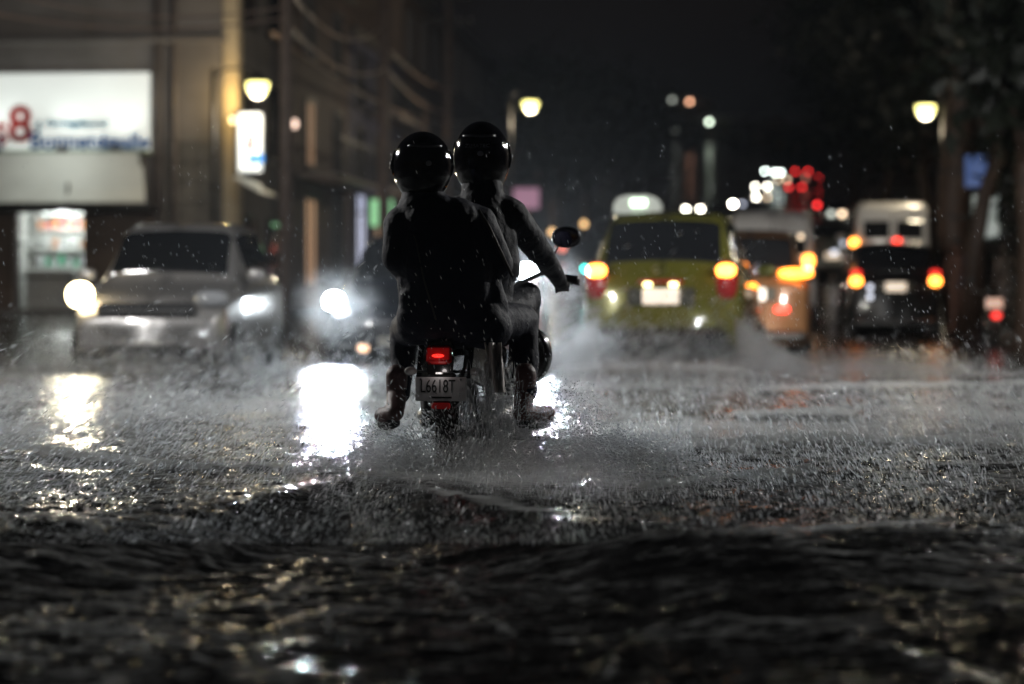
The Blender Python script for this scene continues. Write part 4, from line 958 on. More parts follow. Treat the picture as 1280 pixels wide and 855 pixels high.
# ---------------- pillion
BP, LP = rootp("pillion rider in dark navy jacket and glossy helmet seated behind the driver", (P(560, 560, 10.7).x, 10.7, .6))
D = 10.7
caps = [
 # torso
 (LP(542, 392, D + .05), .145, LP(540, 330, D + .03), .165), (LP(540, 330, D + .03), .165, LP(542, 285, D + .04), .160), (LP(576, 395, D + .05), .145, LP(576, 330, D + .03), .150), (LP(576, 330, D + .03), .150, LP(568, 285, D + .04), .14),
 (LP(505, 276, D + .04), .078, LP(540, 262, D + .05), .085), (LP(540, 262, D + .05), .085, LP(598, 280, D + .05), .085),
 (LP(528, 262, D + .04), .105, LP(530, 240, D + .04), .085),
 (LP(520, 398, D + .02), .088, LP(600, 402, D + .04), .12), (LP(600, 402, D + .04), .12, LP(612, 410, D + .04), .10),
 # left arm round the driver
 (LP(501, 280, D + .03), .078, LP(497, 322, D + .0), .070), (LP(497, 322, D), .070, LP(512, 346, D + .16), .060), (LP(512, 346, D + .16), .060, LP(548, 345, D + .38), .045),
 (LP(548, 345, D + .38), .035, LP(575, 347, D + .44), .03),
 # right arm
 (LP(600, 285, D + .04), .080, LP(622, 330, D + .05), .068), (LP(622, 330, D + .05), .068, LP(620, 352, D + .25), .055), (LP(620, 352, D + .25), .055, LP(596, 352, D + .42), .042), (LP(596, 352, D + .42), .032, LP(578, 350, D + .46), .028),
 # legs
 (LP(522, 405, D + .05), .095, LP(506, 412, D + .42), .072), (LP(506, 412, D + .42), .070, LP(503, 450, D + .36), .060), (LP(503, 450, D + .36), .058, LP(499, 492, D + .28), .046),
 (LP(606, 405, D + .05), .100, LP(652, 400, D + .40), .078), (LP(652, 400, D + .40), .074, LP(656, 450, D + .36), .064), (LP(656, 450, D + .36), .062, LP(657, 490, D + .30), .050),
 # jacket hem and folds
 (LP(514, 370, D - .02), .055, LP(518, 400, D + .0), .045), (LP(604, 345, D + .04), .07, LP(616, 385, D + .06), .07), (LP(528, 262, D + .05), .12, LP(529, 250, D + .06), .105),
]
# gloved fingers wrapped on the driver's waist
for k in range(4): caps.append((LP(573 + k, 341 + 4 * k, D + .44), .010, LP(584 + k, 342 + 4 * k, D + .50), .009))
caps.append((LP(572, 340, D + .42), .011, LP(580, 336, D + .46), .010))
capsules_mesh("body", caps, .0085, navy_cloth, BP, 4, .020, .10)
helmet(BP, LP(528, 207, D + .06), (.133, .150, .152), R(6), R(8))
foot(BP, LP(496, 494, D + .27), LP(478, 519, D + .22), LP(494, 516, D + .14), .050)
foot(BP, LP(656, 492, D + .30), LP(684, 517, D + .40), LP(652, 516, D + .24), .052)
MB().tube([LP(598, 262, D - .055), LP(612, 285, D - .06), LP(626, 315, D - .035), LP(640, 345, D + .0)], [.008] * 4, 6).build("bag_strap", black_plastic, BP, True)
MB().tube([LP(506, 262, D - .02), LP(520, 300, D - .115), LP(530, 350, D - .13), LP(545, 400, D - .12)], [.0045] * 4, 6).build("jacket_seam", black_plastic, BP, True)

# ---------------- driver
BD, LD = rootp("driver in black jacket and taller helmet steering with the right arm stretched", (P(610, 560, 11.1).x, 11.1, .6))
E = 11.08
caps = [
 (LD(596, 398, E), .155, LD(598, 330, E + .02), .165), (LD(598, 330, E + .02), .165, LD(602, 285, E + .06), .16), (LD(620, 330, E + .02), .115, LD(612, 280, E + .06), .12),
 (LD(566, 270, E + .06), .080, LD(602, 258, E + .06), .10), (LD(602, 258, E + .06), .10, LD(640, 270, E + .08), .082),
 (LD(603, 264, E + .05), .125, LD(603, 240, E + .06), .098),
 # right arm: shoulder, elbow, wrist
 (LD(642, 272, E + .08), .080, LD(662, 298, E + .20), .066), (LD(662, 298, E + .20), .066, LD(680, 322, E + .36), .058), (LD(680, 322, E + .36), .055, LD(699, 350, E + .62), .040), (LD(699, 350, E + .62), .032, LD(703, 356, E + .70), .030),
 # left arm
 (LD(566, 272, E + .06), .078, LD(545, 320, E + .25), .062), (LD(545, 320, E + .25), .060, LD(560, 350, E + .62), .042), (LD(560, 350, E + .62), .032, LD(562, 354, E + .68), .03),
 # hips, thighs, shins
 (LD(580, 402, E), .12, LD(622, 402, E), .12),
 (LD(622, 402, E), .105, LD(658, 372, E + .45), .075), (LD(658, 372, E + .45), .072, LD(655, 430, E + .42), .06), (LD(655, 430, E + .42), .058, LD(654, 495, E + .40), .045),
 (LD(580, 402, E), .105, LD(545, 380, E + .48), .075), (LD(545, 380, E + .48), .072, LD(540, 430, E + .42), .06), (LD(540, 430, E + .42), .058, LD(536, 495, E + .40), .045),
]
hand = LD(704, 357, E + .71)
for k in range(4):   # four fingers curled over the grip
    o_ = Vector((.018 * (k - 1.5), .0, -.004 * abs(k - 1.5)))
    a = hand + o_ + Vector((0, .012, .018)); b = hand + o_ + Vector((0, .045, .006)); c_ = hand + o_ + Vector((0, .045, -.022))
    caps.append((a, .0115, b, .0105)); caps.append((b, .0105, c_, .0095))
caps.append((hand + Vector((-.035, -.01, 0)), .012, hand + Vector((-.03, .02, -.03)), .010))
hl_ = LD(562, 355, E + .70)
for k in range(4):
    o_ = Vector((.018 * (k - 1.5), 0, 0)); caps.append((hl_ + o_ + Vector((0, .012, .018)), .0115, hl_ + o_ + Vector((0, .045, -.01)), .0095))
capsules_mesh("body", caps, .0085, black_cloth, BD, 4, .020, .09)
helmet(BD, LD(602, 197, E + .10), (.131, .155, .168), R(4), R(-6), "ZIMATEC")
foot(BD, LD(654, 497, E + .40), LD(668, 518, E + .62), LD(654, 518, E + .36), .046, black_plastic)
foot(BD, LD(536, 497, E + .40), LD(530, 518, E + .62), LD(536, 518, E + .36), .046, black_plastic)

# ================================================================== MOTORBIKE
yb = R(-12)
BT = Vector((P(556, 590, 10.75).x, 10.75, 0))
BM = thing("motorbike", "small black motorbike with red tail light and white number plate in the flood", "motorbike", BT, yb)
# local: y forward, rear wheel axle at y=.28, ground at z=-.16
bk_paint = paint("bike_black_paint", (.012, .012, .014), .25)
metal = mat("bike_metal", (.22, .22, .23), .3, metal=.9, var=.2)
def bwheel(y, r, name="wheel"):
    M = Matrix.Translation((0, y, -.14 + r)) @ Matrix.Rotation(R(90), 4, 'Y')
    prof = [(r - .075 + .048 * math.cos(a), .048 * math.sin(a)) for a in np.linspace(0, 2 * math.pi, 14)[:-1]]
    prof = [(r - .045 + .045 * math.cos(a), .050 * math.sin(a)) for a in np.linspace(0, 2 * math.pi, 14)[:-1]]
    w = MB().lathe(prof, 40, M, closed=True).build(name, tyre_m, BM, True)
    MB().lathe([(r - .095, -.03), (r - .075, -.03), (r - .075, .03), (r - .095, .03)], 40, M, closed=True).build("rim", rim_m, w, True)
    s = MB()
    for k in range(12):
        a = k * math.pi / 6; s.tube([(.02 * (-1) ** k, y + .03 * math.cos(a), -.14 + r + .03 * math.sin(a)), (0, y + (r - .08) * math.cos(a + .2), -.14 + r + (r - .08) * math.sin(a + .2))], .003, 5)
    s.build("spokes", metal, w, True)
    MB().lathe([(.001, -.07), (.03, -.07), (.035, -.03), (.06, -.02), (.06, .02), (.035, .03), (.03, .07), (.001, .07)], 18, M).build("hub", metal, w, True)
bwheel(.28, .30); bwheel(1.48, .29)
# tread blocks on the rear tyre
tb = MB()
for k in range(44):
    a = 2 * math.pi * k / 44
    for x in (-.02, .02): tb.add(*(lambda q: (q.v[0], q.f))(MB().box((x, 0, .298), (.028, .02, .012))), Matrix.Translation((0, .28, .16)) @ Matrix.Rotation(a + (x > 0) * .07, 4, 'X'))
o = tb.build("tyre_tread", tyre_m, BM)
ZS = .62
G = []
for y in np.linspace(-.02, .95, 14):   # seat
    w = .13 - .03 * max(0, (y - .5)) + (.0 if y > .05 else -.03); z = ZS + .03 * math.cos(y * 5)
    G.append([(w * math.cos(a), y, z + .045 * math.sin(a) ** 1) for a in np.linspace(0, 2 * math.pi, 17)[:-1]])
G = np.array(G); m = MB(); a_, b_ = G.shape[:2]
m.add(G.reshape(-1, 3), [(i * b_ + j, i * b_ + (j + 1) % b_, (i + 1) * b_ + (j + 1) % b_, (i + 1) * b_ + j) for i in range(a_ - 1) for j in range(b_)] + [tuple(range(b_))[::-1], tuple(range((a_ - 1) * b_, a_ * b_))])
m.build("seat", mat("seat_vinyl", (.015, .015, .016), .5), BM, True)
for s_ in (1, -1):
    MB().prism([(-.02, .42), (.05, .60), (.5, .60), (.85, .5), (.8, .38), (.35, .36)], -.012, .012, Matrix.Translation((s_ * .115, 0, 0)) @ Matrix.Rotation(R(90), 4, 'Z') @ Matrix.Scale(1, 4)).build("side_panel", bk_paint, BM)
    MB().tube([(s_ * .10, .28, .16), (s_ * .10, .62, .22), (s_ * .09, .95, .25)], .018, 8).build("swingarm", metal, BM, True)
    sh = MB(); pts = [(s_ * .125 + .028 * math.cos(k * .9), .30 + .10 * k / 60, .19 + .32 * k / 60 + 0) for k in range(0, 61)]
    pts = [(s_ * .125 + .030 * math.cos(k * .9), .30 + .09 * k / 60 + .030 * math.sin(k * .9), .20 + .30 * k / 60) for k in range(61)]
    sh.tube(pts, .005, 6).tube([(s_ * .125, .29, .17), (s_ * .125, .40, .54)], .014, 8).build("shock_absorber", metal, BM, True)
    MB().tube([(s_ * .10, .55, .13), (s_ * .24, .55, .13)], .014, 8).build("footpeg", black_plastic, BM, True)
    MB().tube([(s_ * .10, 1.0, .10), (s_ * .26, 1.0, .10)], .014, 8).build("footpeg", black_plastic, BM, True)
    MB().tube([(s_ * .12, -.04, .60), (s_ * .14, .2, .64), (s_ * .14, .5, .64)], .012, 8).build("grab_rail", chrome, BM, True)
    st = MB().tube([(s_ * .05, -.01, .45), (s_ * .135, -.02, .45)], .007, 6).build("indicator", black_plastic, BM, True)
    MB().ball((s_ * .150, -.025, .452), (.030, .026, .020), 12, 8).build("indicator_lens", mat("clear_lens", (.55, .52, .50), .1, coat=1), st, True)
# tail, light, plate, mudguard
MB().prism([(-.055, .02), (-.065, .12), (-.05, .19), (.05, .19), (.065, .12), (.055, .02)], -.07, .12, Matrix.Translation((-.005, .0, .40))).build("tail_cowl", bk_paint, BM)
tl = MB().box((-.005, -.085, .525), (.118, .04, .085), b=.015).build("tail_light", mat("bike_tail_lens", (.45, .012, .012), .15, coat=1), BM)
MB().ball((-.005, -.108, .522), (.028, .010, .008), 12, 8).build("bulb", emit("bike_tail_bulb", (1, .03, .02), 1.8, (.6, .01, .01)), tl, True)
MB().box((-.005, -.100, .53), (.100, .012, .055), b=.004).build("inner_lens", emit("bike_tail_glow", (1, .015, .015), .07, (.5, .01, .01)), tl)
fender = [[(x, .02 + .30 - .33 * math.cos(a), .16 + .33 * math.sin(a) + (.03 - abs(x) * .4)) for x in (-.062, -.05, -.02, .02, .05, .062)] for a in np.linspace(R(8), R(100), 14)]
sheet_solid(fender, .006).build("rear_mudguard", black_plastic, BM, True)
MB().box((.0, -.055, .38), (.13, .05, .14), R(0), b=.015).build("plate_bracket", black_plastic, BM)
pl = MB().box((-.015 + .02, -.095, .375), (.232, .008, .106), b=.003).build("number_plate", mat("plate_white", (.72, .70, .70), .45, var=.12, scale=20), BM)
MB().box((.0, -.105, .445), (.03, .02, .008), b=.002).build('plate_lamp', emit('bike_plate_lamp', (1, .9, .85), .3), BM)
point('bike_plate_light', BM.matrix_basis @ Vector((.0, -.135, .452)), .035, (1, .9, .88), .01)
dk = mat("plate_black", (.012, .012, .012), .5)
text("plate_number", "L6618T", .083, dk, pl, (-.008, -.1005, .385), th=.0012, sx=.62)
MB().box((.005, -.1005, .338), (.10, .002, .008)).build("plate_small_print", dk, pl)
for x in (-.085, .095): MB().ball((x, -.1, .418), (.005, .003, .005), 8, 6).build("plate_bolt", metal, pl, True)
MB().box((.0, -.075, .300), (.085, .018, .028), b=.005).build("reflector", emit("glowing_bike_reflector", (1, .03, .03), .03, (.6, .03, .03)), BM)  # faint glow stands in for light thrown back by the reflector
# muffler (right side)
MB().tube([(.13, 1.0, .10), (.14, .7, .08), (.145, .5, .10)], .018, 10).build("exhaust_pipe", metal, BM, True)
mf = MB().tube([(.148, .52, .10), (.155, .44, .115), (.165, .12, .16), (.167, .02, .175)], [.03, .048, .055, .050], 18).build("muffler", mat("muffler_black", (.03, .03, .03), .35, metal=.6), BM, True)
MB().lathe([(.022, -.01), (.045, -.012), (.05, 0), (.022, .01)], 18, Matrix.Translation((.167, .012, .176)) @ Matrix.Rotation(R(80), 4, 'X'), closed=True).build("muffler_tip", metal, mf, True)
# engine, tank, fork, bars, headlight
MB().ball((0, .85, .16), (.13, .17, .13), 20, 12, .75).build("engine_block", metal, BM, True)
fin = MB()
for k in range(7): fin.box((0, .98 + .014 * k, .26 + .02 * k), (.17, .13, .007), b=.002)
fin.build("cylinder_fins", metal, BM)
MB().ball((0, 1.08, .66), (.125, .24, .10), 20, 12, .8).build("fuel_tank", bk_paint, BM, True)
for s_ in (1, -1):
    MB().tube([(s_ * .085, 1.27, .80), (s_ * .085, 1.40, .40), (s_ * .085, 1.48, .15)], [.018, .018, .024], 10).build("fork_leg", metal, BM, True)
    MB().tube([(s_ * .03, 1.24, .83), (s_ * .20, 1.20, .90), (s_ * .36, 1.10, .87)], .012, 8).build("handlebar", metal, BM, True)
    MB().tube([(s_ * .27, 1.155, .886), (s_ * .40, 1.08, .866)], .019, 10).build("grip", black_plastic, BM, True)
    MB().tube([(s_ * .25, 1.19, .875), (s_ * .33, 1.20, .85), (s_ * .40, 1.14, .845)], .006, 6).build("brake_lever", metal, BM, True)
    MB().tube([(s_ * .24, 1.18, .90), (s_ * .27, 1.17, 1.0), (s_ * .31, 1.14, 1.06)], .006, 6).build("mirror_stalk", metal, BM, True)
    mr = MB().ball((s_ * .335, 1.13, 1.075), (.072, .02, .052), 20, 12, .85).build("mirror", black_plastic, BM, True)
    MB().ball((s_ * .335, 1.113, 1.075), (.064, .006, .045), 20, 12, .85).build("mirror_glass", mat("mirror_glass", (.22, .2, .22), .06, metal=1), mr, True)
    # leg shield wings
    lg = [[(s_ * (.14 + .12 * math.sin(b) * math.sin(a)), 1.18 + .10 * math.cos(a) - .05, .50 + .14 * math.cos(b)) for a in np.linspace(.2, 2.2, 8)] for b in np.linspace(.15, 2.95, 12)]
    sheet_solid(lg if s_ > 0 else [r_[::-1] for r_ in lg], .006).build("leg_shield", bk_paint, BM, True)
MB().ball((0, 1.42, .74), (.10, .10, .09), 18, 12, .8).build("headlight_cowl", bk_paint, BM, True)
MB().ball((0, 1.50, .74), (.075, .035, .065), 18, 12).build("headlight", emit("bike_headlamp", (.9, .95, 1), 8), BM, True)
MB().ball((0, 1.20, .90), (.09, .06, .035), 16, 10, .7).build("instrument_cluster", black_plastic, BM, True)
gg = [[(x, 1.48 - .32 * math.cos(a), .15 + .32 * math.sin(a)) for x in (-.055, -.03, 0, .03, .055)] for a in np.linspace(R(40), R(150), 12)]
sheet_solid(gg, .005).build("front_mudguard", bk_paint, BM, True)
MB().tube([(0, 0.1, .55), (0, .6, .5), (0, .95, .62), (0, 1.24, .78)], .022, 10).build("frame_tube", metal, BM, True)
hb = BM.matrix_basis @ Vector((0, 1.56, .74))
spot("bike_headlamp_light", hb, hb + Vector((-.5, 6, -.5)), 500, (.9, .96, 1), 80, .7, .05)
# wet pale poncho tail hanging at the right of the seat, its own cloth
GP = []
for i in range(22):
    f = i / 21; row = []
    for j in range(14):
        k = j / 13; a = k * 2 * math.pi
        row.append(P(616 + 9 * f + (k - .5) * (20 - 6 * f) , 428 + 62 * f, D - .12 + .05 * math.sin(a * 1.7 + 3 * f) + .06 * (1 - f)))
    GP.append([tuple(q) for q in row])
o = sheet_solid(GP, .003).build("wet_cloth", mat("pale_wet_cloth", (.7, .64, .60), .4, var=.2, bump=.3), None, True)
tag(o, "pale wet cloth hanging in folds under the pillion's right thigh", "cloth")

# ================================================================== PEDESTRIANS AND PARKED BIKE AT RIGHT
skin = mat("skin", (.30, .17, .12), .5); hair = mat("dark_hair", (.02, .015, .012), .5)
def pedestrian(px, py_foot, d, h, cloth, label, lean=0.):
    base = Vector(((px - 640) / F * d, d, CH + (HZ - py_foot) / F * d)); t = thing("person", label, "person", base, R(20 + 30 * lean)); s = h / 1.7
    V = lambda x, y, z: Vector((x * s, y * s, z * s))
    caps = [(V(0, 0, .95), .14 * s, V(0, 0, 1.35), .15 * s), (V(-.14, 0, 1.38), .07 * s, V(.14, 0, 1.38), .07 * s), (V(0, 0, 1.4), .055 * s, V(0, .01, 1.52), .05 * s), (V(0, .015, 1.60), .095 * s, V(0, .01, 1.66), .09 * s), (V(0, .105, 1.60), .014 * s, V(0, .12, 1.585), .014 * s)]
    for q in (1, -1):
        caps += [(V(q * .18, 0, 1.37), .055 * s, V(q * .24, -.03, 1.10), .045 * s), (V(q * .24, -.03, 1.10), .042 * s, V(q * .22, .10, .86), .032 * s), (V(q * .09, 0, .92), .085 * s, V(q * .10, .03 * q, .5), .06 * s), (V(q * .10, .03 * q, .5), .055 * s, V(q * .10, -.02, .10), .04 * s), (V(q * .10, -.02, .05), .04 * s, V(q * .11, .14, .035), .035 * s)]
        for k in range(4): caps.append((V(q * .22, .10 + .012 * k, .85), .009, V(q * .215, .11 + .014 * k, .77 + .006 * abs(k - 1)), .008))
        caps.append((V(q * .21, .12, .85), .010, V(q * .19, .145, .81), .008)); caps.append((V(q * .095, .01, 1.61), .02, V(q * .098, .01, 1.63), .02))
    capsules_mesh("body", caps, .012 * s, cloth, t, 3)
    MB().ball(V(0, -.012, 1.665), (.098 * s, .105 * s, .085 * s), 16, 10).build("hair", hair, t, True)
    MB().ball(V(0, .075, 1.60), (.06 * s, .045 * s, .08 * s), 14, 10).build("face", skin, t, True)
    return t
pedestrian(1196, 414, 46, 1.72, mat("brown_coat", (.10, .045, .03), .7), "person in a brown coat standing beside the black wagon")
pedestrian(1216, 412, 45, 1.68, mat("navy_coat", (.02, .026, .05), .7), "person in a dark blue coat standing next to the brown coated one", .6)
pedestrian(1258, 408, 47, 1.6, mat("grey_coat", (.12, .10, .09), .7), "person in a grey top at the right edge behind the parked motorbike", -.4)
# parked motorbike
pb = thing("parked_motorbike", "parked motorbike with self-glowing orange plate and red tail light at right edge", "motorbike", ((1243 - 640) / F * 40, 40, -.12), R(-10))
for y in (.3, 1.5):
    M = Matrix.Translation((0, y, .3)) @ Matrix.Rotation(R(90), 4, 'Y')
    w = MB().lathe([(.255 + .045 * math.cos(a), .05 * math.sin(a)) for a in np.linspace(0, 2 * math.pi, 12)[:-1]], 28, M, closed=True).build("wheel", tyre_m, pb, True)
    MB().lathe([(.19, -.03), (.21, -.03), (.21, .03), (.19, .03)], 28, M, closed=True).build("rim", rim_m, w, True)
MB().ball((0, .45, .85), (.14, .48, .07), 16, 10, .7).build("seat", black_plastic, pb, True); MB().ball((0, 1.05, .85), (.14, .26, .14), 16, 10).build("fuel_tank", bk_paint, pb, True)
MB().ball((0, .9, .45), (.15, .25, .2), 16, 10, .7).build("engine_block", metal, pb, True)
MB().ball((0, .12, .88), (.12, .14, .10), 14, 8, .7).build("tail_cowl", bk_paint, pb, True)
MB().box((0, -.03, .86), (.27, .02, .17), b=.01).build("number_plate", emit("orange_glow_plate", (1, .55, .38), .6), pb)  # plate glows by itself in place of lamp light on it
MB().ball((.03, -.02, .66), (.085, .03, .06), 12, 8).build("tail_light", emit("parked_bike_red", (1, .05, .04), 2.2, (.5, .02, .02)), pb, True)
for s_ in (1, -1):
    MB().tube([(s_ * .09, 1.3, 1.0), (s_ * .09, 1.5, .3)], .02, 8).build("fork_leg", metal, pb, True); MB().tube([(0, 1.28, 1.02), (s_ * .36, 1.15, 1.08)], .015, 8).build("handlebar", metal, pb, True)
    MB().tube([(s_ * .3, 1.18, 1.07), (s_ * .34, 1.16, 1.22)], .008, 6).build("mirror_stalk", metal, pb, True); MB().ball((s_ * .36, 1.15, 1.26), (.07, .02, .045), 12, 8).build("mirror", black_plastic, pb, True)

# ================================================================== RAIN, SPRAY AND SPLASHES
def drop_material(name, tr=.97, gl=.42, ro=.2):
    m = bpy.data.materials.new(name); m.use_nodes = True; n = m.node_tree; n.nodes.clear()
    a = n.nodes.new("ShaderNodeBsdfTranslucent"); a.inputs[0].default_value = (.85, .87, .88, 1)
    b = n.nodes.new("ShaderNodeBsdfGlossy"); b.inputs[0].default_value = (.8, .8, .82, 1); b.inputs[1].default_value = ro
    d = n.nodes.new("ShaderNodeBsdfTransparent")
    m1 = n.nodes.new("ShaderNodeMixShader"); m1.inputs[0].default_value = gl; n.links.new(a.outputs[0], m1.inputs[1]); n.links.new(b.outputs[0], m1.inputs[2])
    m2 = n.nodes.new("ShaderNodeMixShader"); m2.inputs[0].default_value = tr; n.links.new(d.outputs[0], m2.inputs[1]); n.links.new(m1.outputs[0], m2.inputs[2])
    o = n.nodes.new("ShaderNodeOutputMaterial"); n.links.new(m2.outputs[0], o.inputs[0]); return m
DM = drop_material("water_droplet"); DG = drop_material("glinting_droplet", 1.0, .55, .3)
def drops(name, C, Dv, w, L, m=DM):
    """elongated 4-sided bipyramids centred at C along unit Dv"""
    n = len(C); r = RNG.normal(size=(n, 3)); a = np.cross(Dv, r); a /= np.linalg.norm(a, axis=1, keepdims=True); b = np.cross(Dv, a)
    w = w[:, None]; L = L[:, None]
    V = np.stack([C - Dv * L, C + a * w, C + b * w, C - a * w, C - b * w, C + Dv * L], 1).reshape(-1, 3)
    base = np.arange(n)[:, None, None] * 6
    tri = np.array([(0, 2, 1), (0, 3, 2), (0, 4, 3), (0, 1, 4), (5, 1, 2), (5, 2, 3), (5, 3, 4), (5, 4, 1)])[None]
    Fq = (base + tri).reshape(-1, 3)
    me = bpy.data.meshes.new(name); me.vertices.add(len(V)); me.vertices.foreach_set("co", V.ravel()); me.loops.add(Fq.size); me.loops.foreach_set("vertex_index", Fq.ravel().astype(np.int32))
    me.polygons.add(len(Fq)); me.polygons.foreach_set("loop_start", np.arange(0, Fq.size, 3)); me.polygons.foreach_set("loop_total", np.full(len(Fq), 3)); me.update(calc_edges=True)
    me.polygons.foreach_set("use_smooth", np.ones(len(Fq), bool)); me.materials.append(m)
    o = bpy.data.objects.new(name, me); COL.objects.link(o); o['kind'] = 'stuff'; return o
def norm(a): return a / (np.linalg.norm(a, axis=1, keepdims=True) + 1e-9)
# spray field over the flood, thrown away from the bike
def field(n, px0, px1, py0, py1, zscale, ang, name, label, wmin=.0015, wmax=.0036, lmin=.008, lmax=.032, clump=True, m=None):
    k = int(n * 2.2); px = RNG.uniform(px0, px1, k); py = RNG.uniform(py0, py1, k)
    keep = np.ones(k, bool)
    if clump: keep = fbm(px / 90, py / 22, 401, 3) + .25 * RNG.random(k) > .46
    px, py = px[keep][:n], py[keep][:n]; n = len(px)
    d = CH * F / (py - HZ); d = np.clip(d, 7.5, 26); X = (px - 640) / F * d; Z = np.abs(RNG.exponential(zscale, n)) + .01
    C = np.stack([X, d, Z], 1); t = np.clip((px - 560) / 500, -1, 1)
    an = np.radians(ang[0] + (ang[1] - ang[0]) * (t + 1) / 2 + RNG.normal(0, 14, n))
    Dv = norm(np.stack([np.cos(an), RNG.normal(0, .3, n), np.sin(an)], 1))
    sc = d / 11.
    q_ = RNG.random(n) ** 3; w = (wmin * .7 + (wmax - wmin) * 1.3 * q_) * sc; w[RNG.random(n) < .03] *= 1.9; lmax_ = RNG.uniform(lmin * .5, lmax, n) * (.5 + q_)
    o = drops(name, C, Dv, w, lmax_ * sc, m or DM); tag(o, label, "spray"); return o
field(15000, -30, 1310, 440, 640, .07, (35, 118), "spray_droplets", "fine spray droplets hanging over the flooded road")
field(5000, -30, 1310, 470, 700, .06, (35, 118), "bright_drops", "larger bright drops scattered over the flood", wmin=.0021, wmax=.0040, lmin=.010, lmax=.022, clump=False, m=DG)
field(8000, 440, 1330, 600, 745, .035, (80, 110), "near_spray", "fine drops falling onto the near dark water", wmin=.0007, wmax=.0019, lmin=.004, lmax=.012)
field(5000, -40, 520, 615, 700, .04, (40, 75), "near_left_spray", "fine drops over the wave edge at left", wmin=.0008, wmax=.0020, lmin=.005, lmax=.014)
field(3500, 600, 1310, 470, 640, .09, (70, 120), "right_spray", "drizzle of spray over the right half of the flood", wmin=.0016, wmax=.0034, lmin=.012, lmax=.03)
field(2600, 660, 1310, 560, 730, .05, (100, 106), "splash_droplets", "short falling droplets over the right part of the flood", lmax=.018)
field(6500, -30, 480, 430, 650, .12, (28, 50), "left_spray", "slanting spray in front of the silver car", lmax=.03)
field(5000, 690, 960, 385, 470, .22, (30, 40), "taxi_spray", "slanting spray thrown up behind the taxi", lmax=.03, clump=False)
# spray burst round the wheel of the bike
n = 10000
a = RNG.uniform(0, 2 * math.pi, n); rr_ = np.abs(RNG.normal(0, .26, n)) + .02; z = np.abs(RNG.exponential(.10, n)) * np.exp(-rr_ * 1.2)
C = np.stack([-.26 + rr_ * np.cos(a) * 1.35, 10.75 + rr_ * np.sin(a), z + .005], 1)
Dv = norm(np.stack([np.cos(a) * .8, np.sin(a) * .5, RNG.uniform(.2, 1.3, n)], 1))
tag(drops("wheel_spray", C, Dv, .0014 + .0036 * RNG.random(n) ** 3, RNG.uniform(.002, .016, n)), "burst of spray around the motorbike rear wheel", "spray")
n = 9000    # fan of drops to the right of the foot
t_ = RNG.random(n); n = 9000; C = np.stack([-.02 + .75 * t_ + RNG.normal(0, .09, n), 11.0 + RNG.normal(0, .25, n), .06 + .32 * np.exp(-((t_ - .25) / .3) ** 2) * RNG.random(n) + np.abs(RNG.normal(0, .04, n))], 1)
Dv = norm(np.stack([RNG.normal(.6, .4, n), RNG.normal(0, .3, n), RNG.normal(.5, .5, n)], 1))
tag(drops("foot_spray", C, Dv, RNG.uniform(.0011, .0032, n), RNG.uniform(.002, .009, n)), "spray fan beside the rider's right shoe", "spray")
n = 11000    # low fan thrown sideways from the rear wheel, in rising arcs
sd_ = np.where(RNG.random(n) < .68, 1, -1); t_ = RNG.beta(1.1, 2.8, n) * 1.5; arc = RNG.uniform(.25, 1.0, n)
xx = sd_ * (.06 + 1.05 * t_ * np.where(sd_ > 0, 1, .6)); zz = arc * (.03 + .55 * np.maximum(0, t_ * (1 - t_)) * 1.1) * (.4 + .9 * RNG.random(n)) + np.abs(RNG.normal(0, .012, n))
C = np.stack([-.24 + xx, 10.72 + RNG.normal(-.15, .35, n) * (.3 + t_), zz], 1)
Dv = norm(np.stack([sd_ * 1.0, RNG.normal(-.2, .3, n), arc * .9 * (1 - 2 * t_) + RNG.normal(0, .25, n)], 1))
tag(drops("wheel_fan_spray", C, Dv, .0015 + .0038 * RNG.random(n) ** 3, RNG.uniform(.003, .020, n)), "low bright fan of drops thrown sideways by the motorbike", "spray")
n = 7000    # spray torn off the taxi's rear wheels
side = np.where(RNG.random(n) < .5, -1, 1); t_ = RNG.random(n)
C = np.stack([1.64 + side * (.75 + .7 * t_ ** 1.3), 25.6 + RNG.normal(0, .5, n), .03 + RNG.random(n) * (.5 * (1 - t_) + .08)], 1)
Dv = norm(np.stack([side * 1.0, RNG.normal(-.3, .3, n), RNG.normal(.6, .35, n)], 1))
tag(drops("taxi_wheel_spray", C, Dv, RNG.uniform(.002, .006, n), RNG.uniform(.01, .05, n)), "spray thrown outwards by the taxi's rear wheels", "spray")
n = 5000    # bow wave of the silver car
C = np.stack([RNG.uniform(-5.2, -2.7, n), 26.0 + RNG.normal(0, .4, n), np.abs(RNG.exponential(.12, n))], 1)
Dv = norm(np.stack([RNG.normal(.5, .5, n), RNG.normal(-.3, .3, n), RNG.normal(.7, .35, n)], 1))
tag(drops("bow_spray", C, Dv, RNG.uniform(.002, .006, n), RNG.uniform(.01, .04, n)), "spray pushed ahead of the silver car", "spray")
n = 1800    # water sheet falling from the seat, left of the right leg
px = RNG.normal(610, 14, n) + 12 * RNG.random(n); py = RNG.uniform(455, 610, n); d = 10.62 + RNG.normal(0, .04, n)
C = np.stack([(px - 640) / F * d, d, CH + (HZ - py) / F * d], 1); Dv = norm(np.stack([RNG.normal(0, .06, n), RNG.normal(0, .06, n), np.ones(n)], 1))
tag(drops("falling_water", C, Dv, RNG.uniform(.0008, .0018, n), RNG.uniform(.01, .035, n)), "thin streams of water running off the motorbike tail", "water")
n = 2600    # droplets in the air against the riders
px = RNG.uniform(0, 1280, n); py = RNG.uniform(150, 460, n); py = 460 - (460 - py) * RNG.random(n); d = RNG.uniform(9, 14, n)
